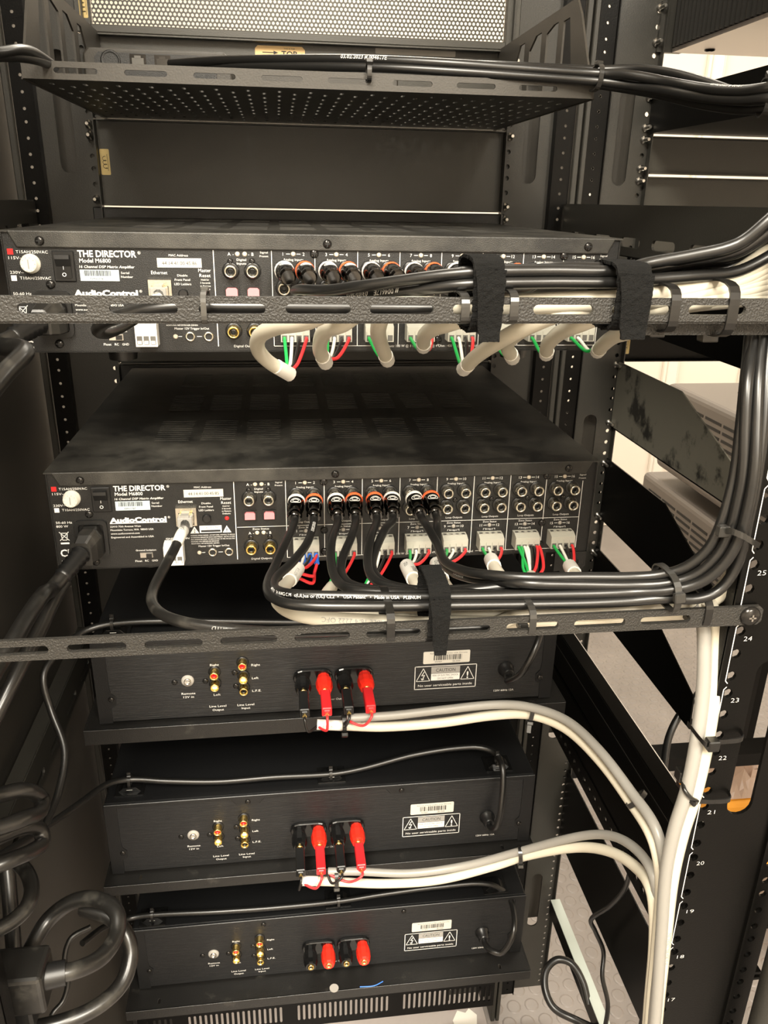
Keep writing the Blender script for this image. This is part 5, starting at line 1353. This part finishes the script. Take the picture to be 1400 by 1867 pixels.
# ================================================================== STRAPS AND TIES
def band_loop(center, axis, up, ha, hb, width, thick, p=3.0, n=32):
    """closed band round an axis: half sizes ha (along axis x up) and hb (along up)"""
    axis = Vector(axis).normalized(); up = (Vector(up) - axis * Vector(up).dot(axis)).normalized(); sd = axis.cross(up).normalized()
    mb = MB(); rings = []
    for k in range(n + 1):
        t = 2 * math.pi * k / n; c, s = math.cos(t), math.sin(t)
        rr = (abs(c) ** p + abs(s) ** p) ** (-1 / p); o = []
        for off, w in ((0, -.5), (0, .5), (thick, .5), (thick, -.5)):
            o.append(Vector(center) + sd * (c * rr * (ha + off)) + up * (s * rr * (hb + off)) + axis * (w * width))
        rings.append(o)
    mb.loft(rings, 0, False, (False, False)); return mb
def tie(center, axis, up, ha, hb, label, head=(0, 1), m='tie_black', width=0.0042, group='cable ties', tail=0.0, p=3.0):
    root = thing('cable_tie', Vector(center), label, 'cable tie', group)
    mb = band_loop(center, axis, up, ha, hb, width, 0.0010, p); build('band', mb, m, root)
    axis = Vector(axis).normalized(); up = (Vector(up) - axis * Vector(up).dot(axis)).normalized(); sd = axis.cross(up).normalized()
    h = Vector(center) + sd * (head[0] * ha) + up * (head[1] * hb)
    out = (sd * head[0] + up * head[1]).normalized(); tg = axis.cross(out)
    def bx(c, a, b, cc): return [c + axis * (i * a) + out * (j * b) + tg * (k * cc) for i in (-1, 1) for j in (-1, 1) for k in (-1, 1)]
    F = [(0, 1, 3, 2), (4, 6, 7, 5), (0, 4, 5, 1), (2, 3, 7, 6), (0, 2, 6, 4), (1, 5, 7, 3)]
    mb = MB(); q = width / 0.0042; mb.add(bx(h + out * 0.0018 * q, 0.0034 * q, 0.0020 * q, 0.0030 * q), F); build('head', mb, m, root, bevel=0.0006)
    if tail:
        mb = MB(); mb.add(bx(h + out * (0.0018 + tail / 2), 0.0018, tail / 2, 0.0005), F); build('tail', mb, m, root)
    return root
def strap(xc, y0, y1, z0, z1, width, label, flap):
    root = thing('hook_and_loop_strap', (xc, (y0 + y1) / 2, z0), label, 'cable strap', 'fuzzy black straps')
    c = Vector((xc, (y0 + y1) / 2, (z0 + z1) / 2))
    mb = band_loop(c, (1, 0, 0), (0, 0, 1), (y1 - y0) / 2, (z1 - z0) / 2, width, 0.0016, 4.0, 48)
    o = build('strap', mb, 'velcro', root)
    sd = o.modifiers.new('sub', 'SUBSURF'); sd.subdivision_type = 'SIMPLE'; sd.levels = 2; sd.render_levels = 2
    tx = bpy.data.textures.new('fuzz', 'CLOUDS'); tx.noise_scale = 0.0025
    dm = o.modifiers.new('fuzz', 'DISPLACE'); dm.texture = tx; dm.strength = 0.0018; dm.mid_level = 0.5
    if flap:
        pts = [(y0 - 0.0018, z1 - 0.004), (y0 - 0.0034, z1 - 0.014), (y0 - 0.0030, z0 + 0.002), (y0 - 0.0040, z0 - 0.004)]
        mb = MB(); rings = [[(xc - width * .5 + .0012 * i, y, z), (xc + width * .5 - .0006 * i, y, z), (xc + width * .5 - .0006 * i, y - .0015, z), (xc - width * .5 + .0012 * i, y - .0015, z)] for i, (y, z) in enumerate(pts)]
        mb.loft(rings, 0, False); o = build('flap', mb, 'velcro', root)
        sd = o.modifiers.new('sub', 'SUBSURF'); sd.subdivision_type = 'SIMPLE'; sd.levels = 4; sd.render_levels = 4
        dm = o.modifiers.new('fuzz', 'DISPLACE'); dm.texture = tx; dm.strength = 0.0012; dm.mid_level = 0.5
    return root
X1 = lambda px, py: atY(px, py, -0.006).x
strap(X1(889, 540), -0.0065, 0.029, 0.0850, 0.1185, 0.0150, 'fuzzy black strap round the upper bar, left one', True)
strap(X1(1152, 540), -0.0065, 0.029, 0.0860, 0.1165, 0.0175, 'fuzzy black strap round the upper bar, right one', True)
strap(X1(800, 1120), -0.0065, 0.030, -0.0905, -0.0560, 0.0120, 'fuzzy black strap round the lower bar', True)
def bar_tie(px, py, zlo, zhi, yb, label, m='tie_black', head=(0, 1), w=0.0042, y0=-0.0052):
    x = X1(px, py); tie((x, (y0 + yb) / 2, (zlo + zhi) / 2), (1, 0, 0), (0, 0, 1), (yb - y0) / 2, (zhi - zlo) / 2, label, head, m, w, p=4.0)
bar_tie(371, 562, 0.0888, 0.1022, 0.018, 'thin dark tie round the left part of the upper lacing bar', 'tie_mid', (0, 1), 0.0026)
bar_tie(849, 562, 0.0884, 0.1022, 0.027, 'grey tie directly left of the left fuzzy strap', 'tie_grey')
bar_tie(938, 560, 0.0884, 0.1035, 0.027, 'grey tie directly right of the left fuzzy strap', 'tie_grey')
bar_tie(1232, 560, 0.0840, 0.1065, 0.030, 'glossy black tie directly right of the right fuzzy strap', 'tie_black', (0, -1), 0.0050)
bar_tie(1338, 560, 0.0815, 0.1085, 0.034, 'wide glossy black tie near the right end of the upper bar', 'tie_black', (0, -1), 0.0055)
bar_tie(713, 1135, -0.0905, -0.0705, 0.034, 'black tie round white cables and the lower bar, left of the fuzzy strap', 'tie_black', (0, -1), 0.0046)
bar_tie(972, 1135, -0.0900, -0.0725, 0.030, 'black tie round white cables and the lower bar, right of the fuzzy strap', 'tie_grey', (0, -1), 0.0040)
bar_tie(1293, 1118, -0.0900, -0.0715, 0.030, 'black tie near the screwed right end of the lower bar', 'tie_black', (0, -1), 0.0046)
# round the cords bundled at the lower right
P = atY(1214, 1070, .0015); tie(P, (1, 0, .1), (0, 0, 1), 0.0150, 0.0110, 'grey tie with square head round the black cords above the lower bar end', (1, 0.12), 'tie_grey', 0.0040)
P0 = atY(1318, 962, -.014)
root = thing('cable_tie', P0, 'grey tie fastening the rising black cords to a hole of the numbered rail', 'cable tie', 'cable ties')
sp = smooth_path(path([(1316, 966, -.012), (1332, 968, -.020), (1352, 976, -.0245), (1372, 988, -.020), (1381, 993, -.004), (1383, 994, .004)]), .002)
mb = MB(); rings = []
for p in sp: rings.append([p + Vector((0, 0, -.0018)), p + Vector((0, 0, .0018)), p + Vector((.0002, -.001, .0018)), p + Vector((.0002, -.001, -.0018))])
mb.loft(rings, 0, False); build('band', mb, 'tie_grey', root)
mb = MB(); h = sp[0]; mb.box(h.x - .0034, h.x + .003, h.y - .004, h.y + .001, h.z - .0032, h.z + .0032); build('head', mb, 'tie_grey', root, bevel=.0006)
# round the numbered rail
def rail_tie(pl, pr, label, zz):
    a = atY(*pl, -.010); b = atY(*pr, -.006)
    root = thing('cable_tie', a, label, 'cable tie', 'cable ties')
    c = Vector((.2385, .0, zz))
    pts = [a + Vector((-.010, .012, .006)), a + Vector((-.006, -.004, .002)), a, atY((pl[0] + pr[0]) / 2, (pl[1] + pr[1]) / 2 + 2, -.006), b, b + Vector((.0015, .008, .002))]
    sp = smooth_path(pts, .002); mb = MB()
    mb.loft([[p + Vector((0, 0, -.0017)), p + Vector((0, 0, .0017)), p + Vector((0, -.0011, .0017)), p + Vector((0, -.0011, -.0017))] for p in sp], 0, False); build('band', mb, 'tie_black', root)
    return root, a
r_, a = rail_tie((1294, 1352), (1353, 1345), 'black tie with chunky head round the numbered rail beside number 22', -.16)
mb = MB(); mb.box(a.x - .0036, a.x + .0040, a.y - .006, a.y + .001, a.z - .0040, a.z + .0036); build('head', mb, 'tie_black', r_, bevel=.0007)
r_, a = rail_tie((1272, 1460), (1330, 1456), 'black tie looping round the numbered rail above number 21', -.2)
h = atY(1243, 1412, .0); mb = MB(); mb.box(h.x - .0034, h.x + .0034, h.y - .004, h.y + .004, h.z - .0042, h.z + .0042); build('head', mb, 'tie_black', r_, bevel=.0007)
sp = smooth_path([h, atY(1248, 1440, -.012), atY(1260, 1455, -.014), a], .002); mb = MB(); mb.tube(sp, .0014, 6); build('tail', mb, 'tie_black', r_)
# on the speaker leads
def lead_tie(px, py, Y, axis, ha, hb, label, head=(0, -1), m='tie_black', tail=0.0):
    tie(atY(px, py, Y), axis, (0, 0, 1), ha, hb, label, head, m, 0.0036, tail=tail, p=2.4)
lead_tie(627, 1317, .194, (1, 0, 0), .0070, .0082, 'black tie where grey and white leads meet under the topmost brushed amplifier', (1, -.8))
lead_tie(968, 1296, .165, (1, -.2, -.1), .0065, .0082, 'black tie round grey and white leads below the topmost amplifier right corner', (.6, -1), tail=.008)
lead_tie(1160, 1457, .05, (.6, -.6, -.6), .0070, .0078, 'black tie round the leads descending to the numbered rail', (.8, .8))
lead_tie(613, 1600, .191, (1, 0, 0), .0070, .0082, 'grey tie where grey and white leads meet under the middle brushed amplifier', (.6, -1), 'tie_grey')
lead_tie(948, 1558, .161, (1, -.2, .1), .0065, .0080, 'black tie round grey and white leads below the middle amplifier right corner', (.6, -1))
# on the vented shelf
tie(atY(672, 133, .289), (1, 0, 0), (0, 0, 1), .0060, .0058, 'small black tie through a slot in the middle of the vented shelf lip', (.6, 1), 'tie_black', .0034, p=3)
tie(atY(1087, 142, .283), (1, 0, -.1), (0, 0, 1), .0100, .0085, 'dark tie round the cables at the right corner of the vented shelf', (0, 1), 'tie_grey', .0036, p=2.6)
tie(atY(1394, 178, .158), (1, -.2, 0), (0, 0, 1), .0090, .0110, 'grey tie round the shelf cables at the right picture edge', (.5, 1), 'tie_grey', .0040, p=2.4)
# on the captive cords, over their mounts
for a, px, py, Y, lab in ((A4, 236, 1423, .262, 'small tie on the left cord mount of the middle brushed amplifier'), (A4, 603, 1411, .262, 'small tie on the centre cord mount of the middle brushed amplifier'), (A4, 906, 1383, .255, 'small tie on the right cord mount of the middle brushed amplifier'),
                          (A5, 278, 1668, .274, 'small tie on the left cord mount of the lowest brushed amplifier'), (A5, 617, 1643, .278, 'small tie on the centre cord mount of the lowest brushed amplifier'), (A3, 205, 1137, .264, 'small tie on the left cord mount of the topmost brushed amplifier')):
    c_ = atZ(px, py, A5.location.z + AH + 0.0085) if a is A5 else atY(px, py, Y)
    tie(c_ + Vector((0, 0, -.0012)), (1, 0, 0), (0, 0, 1), .0040, .0052, lab, (0, 1), 'tie_black', .0028, p=2.4, tail=.004)

# ================================================================== SMALL LOOSE THINGS
zz = -0.6692
p = atZ(609, 1802, zz); mb = MB(); mb.cyl((p.x, p.y, zz), (p.x, p.y, zz + .0008), .0050, n=20); tag(build('adhesive_dot', mb, 'paper_grey'), 'pale round adhesive dot on the shelf of the lowest amplifier', 'sticker')
a, b, c = atZ(656, 1800, zz), atZ(682, 1798, zz), atZ(698, 1790, zz)
mb = MB(); mb.tube([v + Vector((0, 0, .0006)) for v in smooth_path([a, b, c])], .0006, 6); tag(build('wire_scrap', mb, 'blue_bit'), 'tiny blue wire scrap on the shelf of the lowest amplifier', 'scrap')
zb = ZF + .012
p = atZ(824, 1839, zb); mb = MB(); mb.box(p.x - .006, p.x + .006, p.y - .002, p.y + .002, zb, zb + .003); tag(build('wire_scrap', mb, 'wire_red', bevel=.0005), 'tiny red wire scrap on the pale plate at the bottom', 'scrap')
p = atZ(845, 1860, zb); mb = MB(); mb.prism([(p.x - .02, p.y + .0), (p.x - .008, p.y + .018), (p.x + .006, p.y + .012), (p.x + .014, p.y + .02), (p.x + .026, p.y + .006), (p.x + .02, p.y - .02), (p.x - .016, p.y - .02)], lambda a, b, d: (a, b, d), zb, zb + .002); tag(build('paper_scrap', mb, 'label_white'), 'torn white paper scrap on the pale plate at the bottom', 'scrap')
# orange bin with crumpled clear film beyond the racks
P = atY(1340, 1466, 0.85)
root = thing('storage_bin', (P.x + .06, 0.95, ZF), 'orange bin holding crumpled clear film, glimpsed through the numbered rail slot', 'bin')
mb = MB(); mb.box(P.x - .02, P.x + .14, 0.85, 1.05, ZF, P.z); build('bin', mb, 'orange', root, bevel=.01, seg=2)
mb = MB(); rnd = random.Random(3); n = 14
vs = []; fs = []
for i in range(n):
    for j in range(n):
        u = i / (n - 1); v = j / (n - 1); h = .06 * math.sin(math.pi * u) * math.sin(math.pi * v)
        vs.append((P.x - .01 + .13 * u, 0.86 + .17 * v, P.z + .004 + h * (.6 + .8 * rnd.random())))
for i in range(n - 1):
    for j in range(n - 1): fs.append((i * n + j, (i + 1) * n + j, (i + 1) * n + j + 1, i * n + j + 1))
mb.add(vs, fs); build('crumpled_film', mb, 'clear_film', root)
# pale green-grey depth rail at the lower right
a = atX(1010, 1640, .40); b = atX(1110, 1890, .40)
root = thing('slide_rail', (.40, (a.y + b.y) / 2, a.z), 'pale grey-green slide rail lying front to back at the lower right', 'slide rail')
mb = MB(); mb.box(.394, .410, b.y, a.y, a.z - .002, a.z); build('top_web', mb, 'green_plate', root)
mb = MB(); mb.box(.394, .396, b.y, a.y, a.z - .030, a.z - .002); build('side_web', mb, 'rail_black', root)
